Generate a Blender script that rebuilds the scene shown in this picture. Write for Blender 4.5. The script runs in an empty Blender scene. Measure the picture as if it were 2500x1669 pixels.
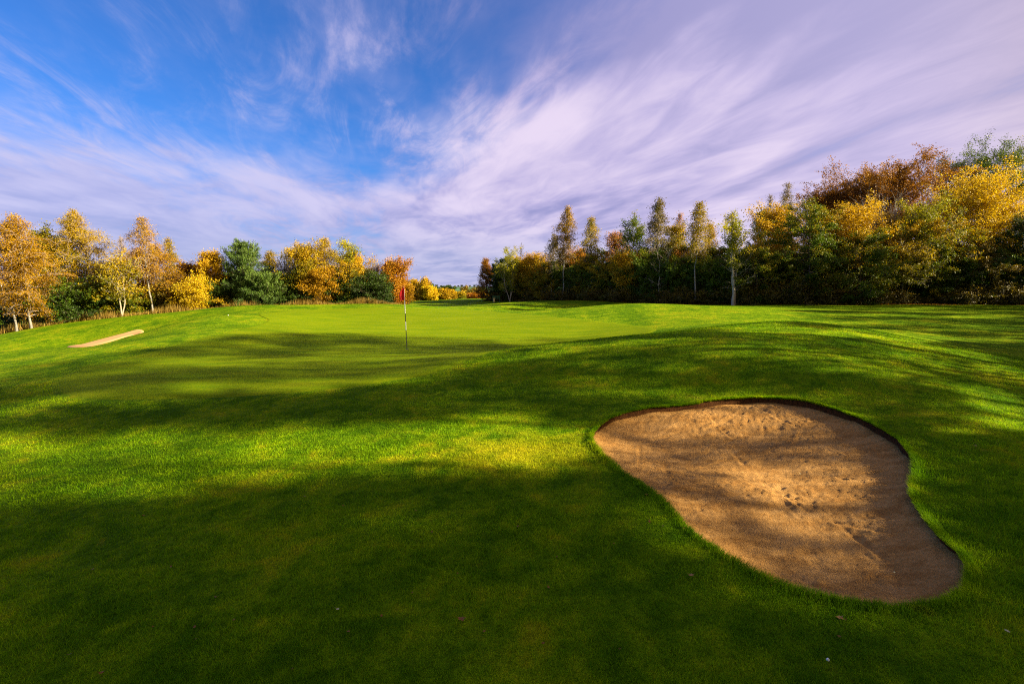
import bpy, math, random, time
import numpy as np
T0 = time.time()
PI = math.pi
R = math.radians
S = bpy.context.scene
C = S.collection
D = bpy.data

# ------------------------------------------------------------------ camera
CAM_Z, FPX = 2.2, 1250.0                       # focal length in pixels of the 2500 px wide photograph
PITCH = math.atan((834.5 - 702) / FPX)
cam = D.objects.new('camera', D.cameras.new('camera')); C.objects.link(cam); S.camera = cam
cam.location = (0, 0, CAM_Z); cam.rotation_euler = (PI / 2 - PITCH, 0, 0)
cam.data.sensor_width = 36; cam.data.lens = 36 * FPX / 2500
cam.data.clip_start = .05; cam.data.clip_end = 12000
# ------------------------------------------------------------------ exposure, sun and sky
S.view_settings.view_transform = 'Standard'; S.view_settings.look = 'None'
S.view_settings.exposure = 1.9; S.view_settings.gamma = 1
EXPO = 2 ** 1.9
S.cycles.use_denoising = False; S.cycles.filter_width = 1.1
S.cycles.max_bounces = 6; S.cycles.diffuse_bounces = 3; S.cycles.transmission_bounces = 4
S.cycles.transparent_max_bounces = 6; S.cycles.caustics_reflective = False; S.cycles.caustics_refractive = False
SUN_EL, SUN_BACK = R(23), R(14)                 # low autumn sun off to the right, a little behind the camera
SUND = np.array([math.cos(SUN_EL) * math.cos(SUN_BACK), -math.cos(SUN_EL) * math.sin(SUN_BACK), math.sin(SUN_EL)])
sun = D.objects.new('sun', D.lights.new('sun', 'SUN')); C.objects.link(sun)
sun.data.energy = 5.0; sun.data.angle = R(.8); sun.data.color = (1, .84, .54)
from mathutils import Vector
sun.rotation_euler = Vector(SUND).to_track_quat('Z', 'Y').to_euler()
sun.location = (60, -10, 40)


class NT:                                       # small helper for node trees
    def __init__(s, tree):
        s.t = tree; tree.nodes.clear()

    def n(s, typ, ins=None, **kw):
        nd = s.t.nodes.new(typ)
        for k, v in kw.items(): setattr(nd, k, v)
        for k, v in (ins or {}).items():
            if isinstance(v, bpy.types.NodeSocket): s.t.links.new(v, nd.inputs[k])
            else: nd.inputs[k].default_value = v
        return nd

    def math(s, op, a, b=0.0, c=0.0, clamp=False):
        return s.n('ShaderNodeMath', {0: a, 1: b, 2: c}, operation=op, use_clamp=clamp).outputs[0]

    def mix(s, f, a, b, blend='MIX'):
        nd = s.n('ShaderNodeMix', data_type='RGBA', blend_type=blend)
        for i, v in ((0, f), (6, a), (7, b)):
            if isinstance(v, bpy.types.NodeSocket): s.t.links.new(v, nd.inputs[i])
            else: nd.inputs[i].default_value = v if i == 0 else (tuple(v) + (1,))[:4]
        return nd.outputs[2]

    def ss(s, v, lo, hi):                       # smoothstep
        return s.n('ShaderNodeMapRange', {0: v, 1: lo, 2: hi, 3: 0.0, 4: 1.0}, interpolation_type='SMOOTHSTEP').outputs[0]

    def noise(s, vec, scale, detail=3.0, rough=.5, dist=0.0):
        return s.n('ShaderNodeTexNoise', {'Vector': vec, 'Scale': scale, 'Detail': detail, 'Roughness': rough, 'Distortion': dist}).outputs[0]

    def ramp(s, f, stops):
        nd = s.n('ShaderNodeValToRGB', {0: f}); e = nd.color_ramp.elements
        while len(e) < len(stops): e.new(.5)
        for el, (p, c) in zip(e, stops): el.position = p; el.color = tuple(c) + (1,)
        return nd.outputs[0]


W = D.worlds.new('World'); S.world = W; W.use_nodes = True
w = NT(W.node_tree)
sky = w.n('ShaderNodeTexSky', sky_type='NISHITA', sun_disc=False)
sky.sun_elevation = SUN_EL; sky.sun_rotation = PI / 2 + SUN_BACK
sky.air_density = 1.0; sky.dust_density = .6; sky.ozone_density = 2.5
dirv = w.n('ShaderNodeTexCoord').outputs['Generated']
sp = w.n('ShaderNodeSeparateXYZ', {0: dirv})
zc = w.math('ADD', w.math('MAXIMUM', sp.outputs[2], 0.0), .045)
px = w.math('DIVIDE', sp.outputs[0], zc); py = w.math('DIVIDE', sp.outputs[1], zc)
A = math.atan2(.26, .966)
u = w.math('ADD', w.math('MULTIPLY', px, math.cos(A)), w.math('MULTIPLY', py, math.sin(A)))
v = w.math('ADD', w.math('MULTIPLY', px, -math.sin(A)), w.math('MULTIPLY', py, math.cos(A)))


def sv(su, sv_, off=0.0):                       # the cloud layer seen from below, stretched along the wind
    return w.n('ShaderNodeCombineXYZ', {0: w.math('MULTIPLY', u, su), 1: w.math('MULTIPLY', v, sv_), 2: off}).outputs[0]


n_big = w.noise(sv(.55, .30, 3.1), 1.0, 3, .5, 1.0)
n_str = w.noise(sv(1.15, .42, 7.7), 1.0, 4, .5, 1.3)
n_fine = w.noise(sv(4.2, 1.4, 1.3), 1.0, 6, .6, 1.6)
n_puff = w.noise(sv(1.2, 1.0, 12.0), 1.0, 5, .6, .3)
right = w.ss(u, -.02, 1.5)
low = w.ss(v, 2.5, 5.2)
dim = w.math('MULTIPLY', w.ss(v, 4.2, 10.0), .55)
farleft = w.math('MULTIPLY', w.ss(w.math('MULTIPLY', u, -1.0), .9, 2.8), .30)
cov = w.math('ADD', w.math('MULTIPLY', right, .95), w.math('MULTIPLY', low, .66))
cov = w.math('ADD', cov, farleft)
cov = w.math('ADD', cov, w.math('MULTIPLY', w.math('SUBTRACT', n_big, .5), .9))
cov = w.math('ADD', cov, w.math('MULTIPLY', w.math('SUBTRACT', n_str, .5), .85))
cov = w.math('ADD', cov, w.math('MULTIPLY', w.math('SUBTRACT', n_fine, .5), .30))
cov = w.math('ADD', cov, w.math('MULTIPLY', w.math('SUBTRACT', n_puff, .5), .35))
wv = w.noise(sv(2.9, .8, 21.0), 1.0, 8, .66, .9)
cov = w.math('ADD', cov, w.math('MULTIPLY', w.ss(wv, .43, .75), .40))
cmask = w.math('MULTIPLY', w.ss(cov, -.05, .85), .97)
blue = w.mix(1.0, sky.outputs[0], tuple(c * 2 ** 1.3 / EXPO for c in (.0165, .0385, .073)), 'MULTIPLY')
shade = w.math('ADD', w.math('MULTIPLY', n_str, .6), w.math('MULTIPLY', n_big, .5))
shade = w.math('ADD', shade, w.math('MULTIPLY', w.math('SUBTRACT', n_fine, .5), .18))
shade = w.math('SUBTRACT', shade, w.math('MULTIPLY', w.ss(sp.outputs[2], .25, .50), .30))
ccol = w.ramp(w.ss(shade, .34, .70), [(0, (.30, .30, .60)), (.42, (.54, .48, .77)), (1, (.85, .73, .93))])
warm = w.mix(w.math('MULTIPLY', w.ss(sp.outputs[0], -.1, .8), .45), ccol, (.78, .66, .86))
glow = w.n('ShaderNodeVectorMath', {0: dirv, 1: (.80, -.60, .12)}, operation='DOT_PRODUCT').outputs['Value']
warm = w.mix(w.ss(glow, -.05, .75), warm, (.55, .40, .25))     # warm unseen cloud added behind the camera as fill light, towards the sun
cmask = w.math('MAXIMUM', cmask, w.ss(glow, -.15, .3))
lft = w.math('MULTIPLY', w.ss(w.math('MULTIPLY', sp.outputs[0], -1.0), -.05, .55), .55)
warm = w.mix(lft, warm, (.42, .50, .88))
warm = w.mix(dim, warm, (.43, .48, .74))
cld = w.mix(1.0, warm, (1 / EXPO,) * 3, 'MULTIPLY')
skyc = w.mix(cmask, blue, cld)
bg = w.n('ShaderNodeBackground', {0: skyc, 1: 1.0})
w.t.links.new(bg.outputs[0], w.n('ShaderNodeOutputWorld').inputs[0])

# ------------------------------------------------------------------ object helpers
def tag(o, label=None, cat=None, group=None, kind=None):
    if label: o['label'] = label
    if cat: o['category'] = cat
    if group: o['group'] = group
    if kind: o['kind'] = kind
    return o


def empty(name, loc, rz=0.0, **kw):
    o = D.objects.new(name, None); C.objects.link(o)
    o.location = loc; o.rotation_euler = (0, 0, rz); o.empty_display_size = .2
    return tag(o, **kw)


def mesh_np(name, V, F, attrs=None, smooth=True):
    """V (n,3); F (m,k) with one k, or a list of such arrays; attrs {name:(domain, values)}"""
    me = D.meshes.new(name)
    Fs = F if isinstance(F, list) else [F]
    Fs = [f for f in Fs if len(f)]
    loops = np.concatenate([f.ravel() for f in Fs]).astype(np.int32)
    tot = np.concatenate([np.full(len(f), f.shape[1], np.int32) for f in Fs])
    st = np.concatenate([[0], np.cumsum(tot)[:-1]]).astype(np.int32)
    me.vertices.add(len(V)); me.vertices.foreach_set('co', np.asarray(V, np.float32).ravel())
    me.loops.add(len(loops)); me.loops.foreach_set('vertex_index', loops)
    me.polygons.add(len(tot)); me.polygons.foreach_set('loop_start', st); me.polygons.foreach_set('loop_total', tot)
    me.polygons.foreach_set('use_smooth', np.full(len(tot), smooth))
    for k, (dom, vals) in (attrs or {}).items():
        a = me.attributes.new(k, 'FLOAT', dom); a.data.foreach_set('value', np.asarray(vals, np.float32))
    me.update(calc_edges=True)
    return me


def link(name, me, mat=None, parent=None, loc=None, rz=None):
    o = D.objects.new(name, me); C.objects.link(o)
    if mat is not None:
        for m in (mat if isinstance(mat, list) else [mat]): me.materials.append(m)
    if parent: o.parent = parent
    if loc is not None: o.location = loc
    if rz is not None: o.rotation_euler = (0, 0, rz)
    return o


def tube(P, r, n=6):                            # tapered tube along points
    P = np.asarray(P, float); r = np.asarray(r, float); m = len(P)
    t = np.gradient(P, axis=0); t /= np.linalg.norm(t, axis=1)[:, None] + 1e-9
    a = np.array([0.31, .95, .05]) if abs(t[0, 2]) > .7 else np.array([0, 0, 1.0])
    s = np.cross(t, a); s /= np.linalg.norm(s, axis=1)[:, None] + 1e-9
    b = np.cross(s, t)
    th = np.arange(n) * 2 * PI / n
    V = P[:, None] + r[:, None, None] * (np.cos(th)[None, :, None] * s[:, None] + np.sin(th)[None, :, None] * b[:, None])
    i = np.arange(m - 1)[:, None] * n; j = np.arange(n)[None]
    k = (j + 1) % n
    F = np.stack([i + j, i + k, i + n + k, i + n + j], -1).reshape(-1, 4)
    return V.reshape(-1, 3), F


class Geo:
    def __init__(s): s.V = []; s.F = []; s.n = 0
    def add(s, V, F): s.V.append(V); s.F.append(F + s.n); s.n += len(V)
    def tube(s, P, r, n=6): s.add(*tube(P, r, n))
    def mesh(s, name, smooth=True):
        by = {}
        for f in s.F: by.setdefault(f.shape[1], []).append(f)
        return mesh_np(name, np.concatenate(s.V), [np.concatenate(f) for f in by.values()], smooth=smooth)


# ------------------------------------------------------------------ terrain height field
def ray(px, py):                                # pixel of the 2500 px photograph -> (x per y, drop per y)
    xn = (px - 1250) / FPX; vn = (834.5 - py) / FPX
    y = math.cos(PITCH) + math.sin(PITCH) * vn; z = -math.sin(PITCH) + math.cos(PITCH) * vn
    return xn / y, -z / y


def at_Y(px, py, Y): a, s = ray(px, py); return (a * Y, Y, CAM_Z - s * Y)
def at_Z(px, py, Z): a, s = ray(px, py); Y = (CAM_Z - Z) / s; return (a * Y, Y, Z)


CP = []
for p in [(0, 1669, -.15), (625, 1669, -.08), (1250, 1669, -.05), (1875, 1669, -.05), (2500, 1669, 0),
          (0, 1400, -.3), (625, 1400, -.15), (1250, 1400, -.08), (1800, 1500, -.05), (2500, 1400, .02), (2500, 1150, .11),
          (0, 1150, -.5), (625, 1150, -.28), (1250, 1150, -.05), (1440, 1080, 0), (0, 1000, -.5), (625, 1000, -.2), (300, 950, -.2),
          (1000, 1000, -.05), (993, 855, 0), (500, 900, -.1), (1500, 950, .25), (1850, 970, .27), (1850, 880, .72),
          (2200, 950, .48), (2500, 1000, .28), (1250, 950, .12), (2230, 1120, .08), (2370, 1420, -.02)]:
    CP.append(at_Z(*p))
for p in [(0, 900, 16.4), (600, 840, 19.5), (800, 790, 27), (800, 760, 34), (800, 745, 39), (1000, 743, 40), (650, 750, 36), (560, 748, 38),
          (1250, 760, 36), (1250, 800, 26), (1500, 790, 26), (1600, 803, 22.5), (1300, 848, 14), (1000, 930, 11.5), (1150, 880, 13),
          (1500, 822, 15), (1700, 803, 16), (1900, 782, 17), (2100, 800, 16), (2300, 843, 14), (2500, 893, 12),
          (2300, 790, 24), (2400, 760, 32), (2500, 748, 38), (2000, 760, 30), (2000, 748, 38), (1700, 747, 40), (2500, 820, 20),
          (1550, 741, 36), (1450, 746, 37), (1350, 756, 38), (1250, 759, 39), (1250, 737, 54), (1380, 735, 54), (1500, 740, 50),
          (1150, 746, 52), (1250, 750, 48), (1100, 733, 75), (1100, 729, 110), (520, 757, 43), (360, 767, 42), (0, 816, 38),
          (100, 797, 39), (200, 783, 40), (283, 775, 41), (100, 830, 32), (0, 860, 25), (180, 857, 19), (320, 835, 20), (200, 858, 22), (260, 847, 22.5), (320, 834, 23), (375, 816, 24), (440, 795, 25),
          (500, 775, 28), (260, 835, 28), (200, 847, 28), (320, 822, 28), (200, 838, 31), (260, 825, 31.5), (320, 812, 32), (350, 805, 32.5), (120, 850, 27),  (300, 795, 34), (430, 780, 34), (700, 745, 42)]:
    CP.append(at_Y(*p))
CP += [(14.5, 20, .42), (4, 18.5, .15), (1, 17.5, .08), (0, 45, -.1), (4, 45, -.1), (-4, 46, .2), (-10, 50, .45), (-5, 58, .1), (-30, 50, -.3), (-50, 45, -1.6), (-60, 20, -2.2),
       (-40, 15, -1.5), (-25, 8, -.9), (-12, 3, -.45), (-3, 0, -.12), (3, 0, 0), (8, 3, .15), (15, 8, .2), (25, 15, .3), (40, 20, .4), (60, 40, .8), (40, 55, .9),
       (20, 55, .8), (10, 65, .6), (60, 0, .4), (0, -20, 0), (-30, -20, -.8), (30, -20, .4), (0, -60, 0), (60, -60, .5), (-60, -60, -1.5), (-70, 70, -2), (70, 70, 1.0),
       (30, 90, .5), (-40, 90, -1.2), (-10, 90, .1), (-5, 140, -1.2), (-60, 130, -3), (60, 130, .5), (100, 0, .8), (-100, 0, -3)]
CP = np.array(CP)


def tps_k(d2): return .5 * d2 * np.log(d2 + 1e-9)
_n = len(CP); _x = CP[:, :2]
_d2 = ((_x[:, None] - _x[None]) ** 2).sum(-1)
_K = tps_k(_d2) + np.eye(_n) * (.02 + .0 * _x[:, 1])
_P = np.c_[np.ones(_n), _x]
_sol = np.linalg.solve(np.block([[_K, _P], [_P.T, np.zeros((3, 3))]]), np.r_[CP[:, 2], 0, 0, 0])


def far_z(x, y):                                # the valley and the farmed ridge beyond it
    r = np.hypot(x, y)
    z = np.interp(r, [0, 120, 260, 600, 1000, 1500, 2100, 3500], [0, -1.5, -6.5, -4.5, .2, 4.6, 6.2, -30])
    return z + np.sin(x * .004 + 1) * np.clip((r - 300) / 900, 0, 1) * .5


def T(x, y):
    x = np.asarray(x, float); y = np.asarray(y, float); sh = x.shape
    q = np.stack([x.ravel(), y.ravel()], -1); out = np.empty(len(q))
    for i in range(0, len(q), 40000):
        c = q[i:i + 40000]
        d2 = (c[:, None, 0] - _x[None, :, 0]) ** 2 + (c[:, None, 1] - _x[None, :, 1]) ** 2
        out[i:i + 40000] = tps_k(d2) @ _sol[:_n] + _sol[_n] + c @ _sol[_n + 1:]
    r = np.hypot(q[:, 0], q[:, 1]); k = np.clip((r - 95) / 70, 0, 1); k = k * k * (3 - 2 * k)
    out = np.where(r > 170, 0, out) * (1 - k) + far_z(q[:, 0], q[:, 1]) * k
    X, Y = q[:, 0], q[:, 1]                     # small natural unevenness of the turf
    out += (np.sin(X * 1.9 + Y * 1.1) * np.sin(Y * 1.5 - X * .6 + 2) * .008 + np.sin(X * .7 + 1.3) * np.sin(Y * .55 + .4) * .018) * (r < 60)
    return out.reshape(sh)


def T1(x, y): return float(T(np.array([x]), np.array([y]))[0])


def smooth_poly(pts, n=12):                     # closed Catmull-Rom
    P = np.array(pts, float); m = len(P); out = []
    for i in range(m):
        a, b, c, d = P[(i - 1) % m], P[i], P[(i + 1) % m], P[(i + 2) % m]
        for t in np.arange(n) / n:
            out.append(.5 * ((2 * b) + (-a + c) * t + (2 * a - 5 * b + 4 * c - d) * t ** 2 + (-a + 3 * b - 3 * c + d) * t ** 3))
    return np.array(out)


def onto(px, py):                               # where the photograph's sight line meets the ground
    a, s = ray(px, py); Y = np.geomspace(1.5, 70, 900); z = T(a * Y, Y); g = CAM_Z - s * Y - z
    i = int(np.argmax(g < 0)); i = max(i, 1)
    f = g[i - 1] / (g[i - 1] - g[i] + 1e-12); y = Y[i - 1] + f * (Y[i] - Y[i - 1])
    return (a * y, y)


def poly_dist(P, x, y):                         # signed distance, positive inside; also nearest boundary index
    q = np.stack([x, y], -1); A_ = P; B_ = np.roll(P, -1, 0); best = np.full(len(q), 1e9); idx = np.zeros(len(q), int)
    ins = np.zeros(len(q), bool)
    for i in range(len(A_)):
        a, b = A_[i], B_[i]; ab = b - a; t = np.clip(((q - a) @ ab) / (ab @ ab + 1e-12), 0, 1)
        d = np.hypot(q[:, 0] - a[0] - t * ab[0], q[:, 1] - a[1] - t * ab[1])
        m = d < best; best[m] = d[m]; idx[m] = i
        cr = ((a[1] > q[:, 1]) != (b[1] > q[:, 1])) & (q[:, 0] < (b[0] - a[0]) * (q[:, 1] - a[1]) / (b[1] - a[1] + 1e-12) + a[0])
        ins ^= cr
    return np.where(ins, best, -best), idx


BUNK_PX = [(1447, 1082), (1455, 1052), (1500, 1020), (1580, 1000), (1680, 992), (1750, 980), (1850, 975), (1960, 982), (2060, 1010),
           (2150, 1050), (2210, 1095), (2233, 1140), (2222, 1195), (2245, 1250), (2300, 1320), (2355, 1375), (2366, 1430), (2330, 1470),
           (2250, 1488), (2130, 1488), (2000, 1465), (1880, 1425), (1780, 1370), (1690, 1305), (1620, 1230), (1560, 1185), (1500, 1140)]
BUNK = smooth_poly([onto(*p) for p in BUNK_PX], 14)
_rs = np.random.RandomState(77); _w = np.convolve(_rs.randn(len(BUNK)), [.3, .6, .3], 'same')
_c = BUNK - BUNK.mean(0); BUNK = BUNK + _c / np.linalg.norm(_c, axis=1)[:, None] * (_w * .009)[:, None]
_i = np.arange(len(BUNK)) / 14.0                 # control index along the outline
LIP = np.interp(_i, [0, 1, 2, 4, 6, 8, 10, 11.5, 13, 14.5, 26, 27], [.015, .035, .055, .07, .075, .07, .06, .04, .015, .012, .012, .015]) * (1 + .25 * np.sin(np.arange(len(BUNK)) * .31) * np.sin(np.arange(len(BUNK)) * .113 + 1))
GREEN_PX = [(632, 766), (720, 757), (860, 752), (1000, 752), (1150, 757), (1300, 768), (1450, 783), (1560, 794), (1606, 803), (1590, 813)]
GREEN = smooth_poly([onto(*p) for p in GREEN_PX] + [(3.3, 18.2), (.6, 15.6)] +
                    [onto(*p) for p in [(1080, 905), (930, 935), (700, 962), (450, 975), (250, 978), (160, 968), (133, 950), (150, 918), (260, 884), (400, 850),
                                        (520, 818), (620, 795), (652, 780)]], 6)

# tensor grid, fine round the bunker, growing outwards
def axis(lo, hi, step, g, far):
    a = list(np.arange(lo, hi, step)); s = step; p = hi
    while p < far: a.append(p); s *= g; p += s
    s = step; p = lo
    while p > -far: s *= g; p -= s; a.insert(0, p)
    return np.array(a)


GX = axis(.3, 5.6, .035, 1.032, 3600); GY = axis(2.3, 8.9, .035, 1.030, 3600)
XX, YY = np.meshgrid(GX, GY); x_, y_ = XX.ravel(), YY.ravel()
z_ = T(x_, y_)
bm_ = (x_ > 0) & (x_ < 7) & (y_ > 1.5) & (y_ < 11)
sd = np.full(len(x_), -5.0); sd_i = np.zeros(len(x_), int)
sd[bm_], sd_i[bm_] = poly_dist(BUNK, x_[bm_], y_[bm_])
lipv = LIP[sd_i]
cut = np.clip(sd / .05, 0, 1)
roll = np.exp(-np.clip(-sd, 0, 9) / .18) * np.clip(-sd * 40 + 1, 0, 1) * .025 * (sd < .02) * (bm_)
z_ = z_ - cut * (.55) + roll
gm = (np.abs(x_ + 5) < 25) & (y_ > 8) & (y_ < 48)
gsd = np.full(len(x_), -9.0); gsd[gm], _ = poly_dist(GREEN, x_[gm], y_[gm])
z_ = z_ - np.clip((gsd - 1.0) / .8, 0, 1) * .10
nx, ny = len(GX), len(GY)
ii = (np.arange(ny - 1)[:, None] * nx + np.arange(nx - 1)[None]).ravel()
F_ = np.stack([ii, ii + 1, ii + nx + 1, ii + nx], -1)
fc_sd = sd[F_].max(1); fc_h = np.hypot(x_[F_].mean(1), y_[F_].mean(1))
print('terrain', nx, ny, 'bunker x', BUNK.min(0), BUNK.max(0), 'green', GREEN.min(0), GREEN.max(0), time.time() - T0)


# ------------------------------------------------------------------ materials
def mat(name):
    m = D.materials.new(name); m.use_nodes = True; return m, NT(m.node_tree)


def out(t, sh): t.t.links.new(sh, t.n('ShaderNodeOutputMaterial').inputs[0])


def turf_colour(t, pos):
    a = t.noise(pos, .55, 4, .55); b = t.noise(pos, 2.6, 5, .62, .4); c = t.noise(pos, 9.0, 4, .6)
    f = t.math('ADD', t.math('MULTIPLY', a, .42), t.math('MULTIPLY', b, .42))
    f = t.math('ADD', f, t.math('MULTIPLY', c, .16))
    col = t.ramp(t.ss(f, .39, .63), [(0, (.042, .098, .0015)), (.4, (.084, .150, .002)), (.75, (.124, .182, .003)), (1, (.180, .195, .005))])
    dry = t.ss(t.noise(pos, 1.7, 6, .7, .8), .60, .74)
    sun_patch = t.n('ShaderNodeVectorMath', {0: t.n('ShaderNodeVectorMath', {0: pos, 1: (.1, 6.8, 0)}, operation='SUBTRACT').outputs[0], 1: (.55, .85, 0)}, operation='MULTIPLY').outputs[0]
    wl = t.n('ShaderNodeVectorMath', {0: sun_patch}, operation='LENGTH').outputs['Value']
    wf = t.ss(t.math('ADD', t.math('MULTIPLY', t.math('SUBTRACT', 1.25, wl), .7), t.math('MULTIPLY', t.math('SUBTRACT', b, .5), 1.2)), .1, .9)   # drier, paler turf, lightened to paint in the glow of the sunlit band
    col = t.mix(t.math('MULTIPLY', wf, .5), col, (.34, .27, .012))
    return t.mix(t.math('MULTIPLY', dry, .3), col, (.22, .14, .02))


MT, t = mat('turf')
pos = t.n('ShaderNodeNewGeometry').outputs['Position']
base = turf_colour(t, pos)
fine = t.noise(pos, 60.0, 3, .7); mid = t.noise(pos, 14.0, 4, .7)
g2 = t.math('ADD', t.math('MULTIPLY', fine, .9), t.math('MULTIPLY', mid, .8))
base = t.mix(1.0, base, t.ramp(t.ss(g2, .55, 1.15), [(0, (.6, .65, .5)), (1, (1.8, 1.75, 1.4))]), 'MULTIPLY')
lit_ = t.n('ShaderNodeAttribute', attribute_name='litter').outputs['Fac']
ln = t.noise(pos, 5.0, 5, .75)
lm = t.ss(t.math('ADD', lit_, t.math('MULTIPLY', t.math('SUBTRACT', ln, .5), .9)), .45, .62)
litcol = t.ramp(t.noise(pos, 11.0, 4, .8), [(.3, (.035, .018, .008)), (.55, (.10, .045, .018)), (.75, (.16, .075, .03))])
base = t.mix(lm, base, litcol)
far_ = t.n('ShaderNodeAttribute', attribute_name='far').outputs['Fac']
fv = t.n('ShaderNodeVectorMath', {0: pos, 1: (.0028, .0060, 0)}, operation='MULTIPLY').outputs[0]
cells = t.n('ShaderNodeTexVoronoi', {'Vector': fv, 'Scale': 1.0, 'Randomness': .8})
edge = t.n('ShaderNodeTexVoronoi', {'Vector': fv, 'Scale': 1.0, 'Randomness': .8}, feature='DISTANCE_TO_EDGE').outputs['Distance']
cs = t.n('ShaderNodeSeparateXYZ', {0: cells.outputs['Color']}).outputs[0]
fcol = t.ramp(cs, [(0, (.03, .085, .05)), (.35, (.06, .15, .085)), (.7, (.10, .19, .10)), (1, (.17, .16, .10))])  # bluish green painted into the far fields in place of haze
fcol = t.mix(t.ss(edge, .05, .03), fcol, (.02, .04, .03))
base = t.mix(far_, base, fcol)
hgt = t.math('ADD', t.math('MULTIPLY', fine, .6), t.math('MULTIPLY', mid, 1.0))
bmp = t.n('ShaderNodeBump', {'Height': hgt, 'Strength': .9, 'Distance': .035})
out(t, t.n('ShaderNodeBsdfPrincipled', {'Base Color': base, 'Roughness': .9, 'Specular IOR Level': .02, 'Normal': bmp.outputs[0]}).outputs[0])

MSOIL, t = mat('bunker_edge_soil')
pos = t.n('ShaderNodeNewGeometry').outputs['Position']
b_ = t.n('ShaderNodeBump', {'Height': t.noise(pos, 45, 5, .7), 'Strength': 1.0, 'Distance': .03})
out(t, t.n('ShaderNodeBsdfPrincipled', {'Base Color': t.ramp(t.noise(pos, 25, 5, .7), [(.3, (.03, .012, .004)), (.6, (.09, .035, .010)), (.8, (.16, .08, .02))]),
                                        'Roughness': .95, 'Specular IOR Level': .1, 'Normal': b_.outputs[0]}).outputs[0])

MGREEN, t = mat('putting_surface')
pos = t.n('ShaderNodeNewGeometry').outputs['Position']
st = t.n('ShaderNodeVectorMath', {0: pos, 1: (.35, 1.6, 1)}, operation='MULTIPLY').outputs[0]
f = t.math('ADD', t.math('MULTIPLY', t.noise(st, 1.3, 5, .6), .5), t.math('MULTIPLY', t.noise(pos, 12, 4, .7), .5))
gcol = t.ramp(t.ss(f, .36, .66), [(0, (.092, .160, .0012)), (.45, (.132, .192, .0015)), (1, (.180, .222, .003))])
b_ = t.n('ShaderNodeBump', {'Height': t.noise(pos, 60, 3, .7), 'Strength': .5, 'Distance': .012})
out(t, t.n('ShaderNodeBsdfPrincipled', {'Base Color': gcol, 'Roughness': .9, 'Specular IOR Level': .02, 'Normal': b_.outputs[0]}).outputs[0])

MGR, t = mat('grass_blades')
pos = t.n('ShaderNodeNewGeometry').outputs['Position']
rv = t.n('ShaderNodeAttribute', attribute_name='v').outputs['Fac']
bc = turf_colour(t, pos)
bc = t.mix(1.0, bc, t.ramp(rv, [(0, (1.1, 1.25, .7)), (.6, (2.3, 2.3, 1.2)), (.95, (2.6, 2.5, 1.4)), (1, (3.0, 2.7, 2.4))]), 'MULTIPLY')
d1 = t.n('ShaderNodeBsdfPrincipled', {'Base Color': bc, 'Roughness': .6, 'Specular IOR Level': .06})
d2 = t.n('ShaderNodeBsdfTranslucent', {'Color': t.mix(1.0, bc, (1.3, 1.35, .6), 'MULTIPLY')})
out(t, t.n('ShaderNodeMixShader', {0: .42, 1: d1.outputs[0], 2: d2.outputs[0]}).outputs[0])

MSAND, t = mat('bunker_sand')
pos = t.n('ShaderNodeNewGeometry').outputs['Position']
w1 = t.n('ShaderNodeVectorMath', {0: pos, 1: (1.2, 2.6, 1)}, operation='MULTIPLY').outputs[0]
f = t.math('ADD', t.math('MULTIPLY', t.noise(w1, 2.2, 6, .65, .6), .55), t.math('MULTIPLY', t.noise(pos, 30, 5, .8), .45))
scol = t.ramp(t.ss(f, .33, .68), [(0, (.27, .125, .030)), (.5, (.39, .205, .060)), (1, (.52, .29, .10))])
grain = t.noise(pos, 260, 2, .6)
hs = t.math('ADD', t.math('MULTIPLY', t.noise(pos, 42, 5, .75), 1.0), t.math('MULTIPLY', grain, .25))
b_ = t.n('ShaderNodeBump', {'Height': hs, 'Strength': 1.0, 'Distance': .022})
out(t, t.n('ShaderNodeBsdfPrincipled', {'Base Color': scol, 'Roughness': .95, 'Specular IOR Level': .1, 'Normal': b_.outputs[0]}).outputs[0])


def plain(name, col, rough=.6, var=.25, scale=6.0, metal=0.0, bump=.0):
    m, t = mat(name); pos = t.n('ShaderNodeTexCoord').outputs['Object']
    c = t.mix(t.noise(pos, scale, 4, .6), tuple(c * (1 - var) for c in col), tuple(min(1, c * (1 + var)) for c in col))
    nd = t.n('ShaderNodeBsdfPrincipled', {'Base Color': c, 'Roughness': rough, 'Metallic': metal})
    if bump:
        t.t.links.new(t.n('ShaderNodeBump', {'Height': t.noise(pos, scale * 3, 5, .7), 'Strength': bump, 'Distance': .02}).outputs[0], nd.inputs['Normal'])
    out(t, nd.outputs[0]); return m


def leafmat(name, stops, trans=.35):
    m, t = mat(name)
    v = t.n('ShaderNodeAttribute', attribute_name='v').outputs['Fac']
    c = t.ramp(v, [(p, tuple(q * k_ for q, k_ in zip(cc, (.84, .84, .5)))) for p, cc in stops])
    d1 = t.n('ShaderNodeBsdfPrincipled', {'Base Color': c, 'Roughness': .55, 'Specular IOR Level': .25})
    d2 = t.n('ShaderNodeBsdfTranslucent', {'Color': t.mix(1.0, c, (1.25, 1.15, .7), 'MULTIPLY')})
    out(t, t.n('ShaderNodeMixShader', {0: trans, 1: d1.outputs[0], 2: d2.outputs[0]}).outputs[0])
    return m


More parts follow.
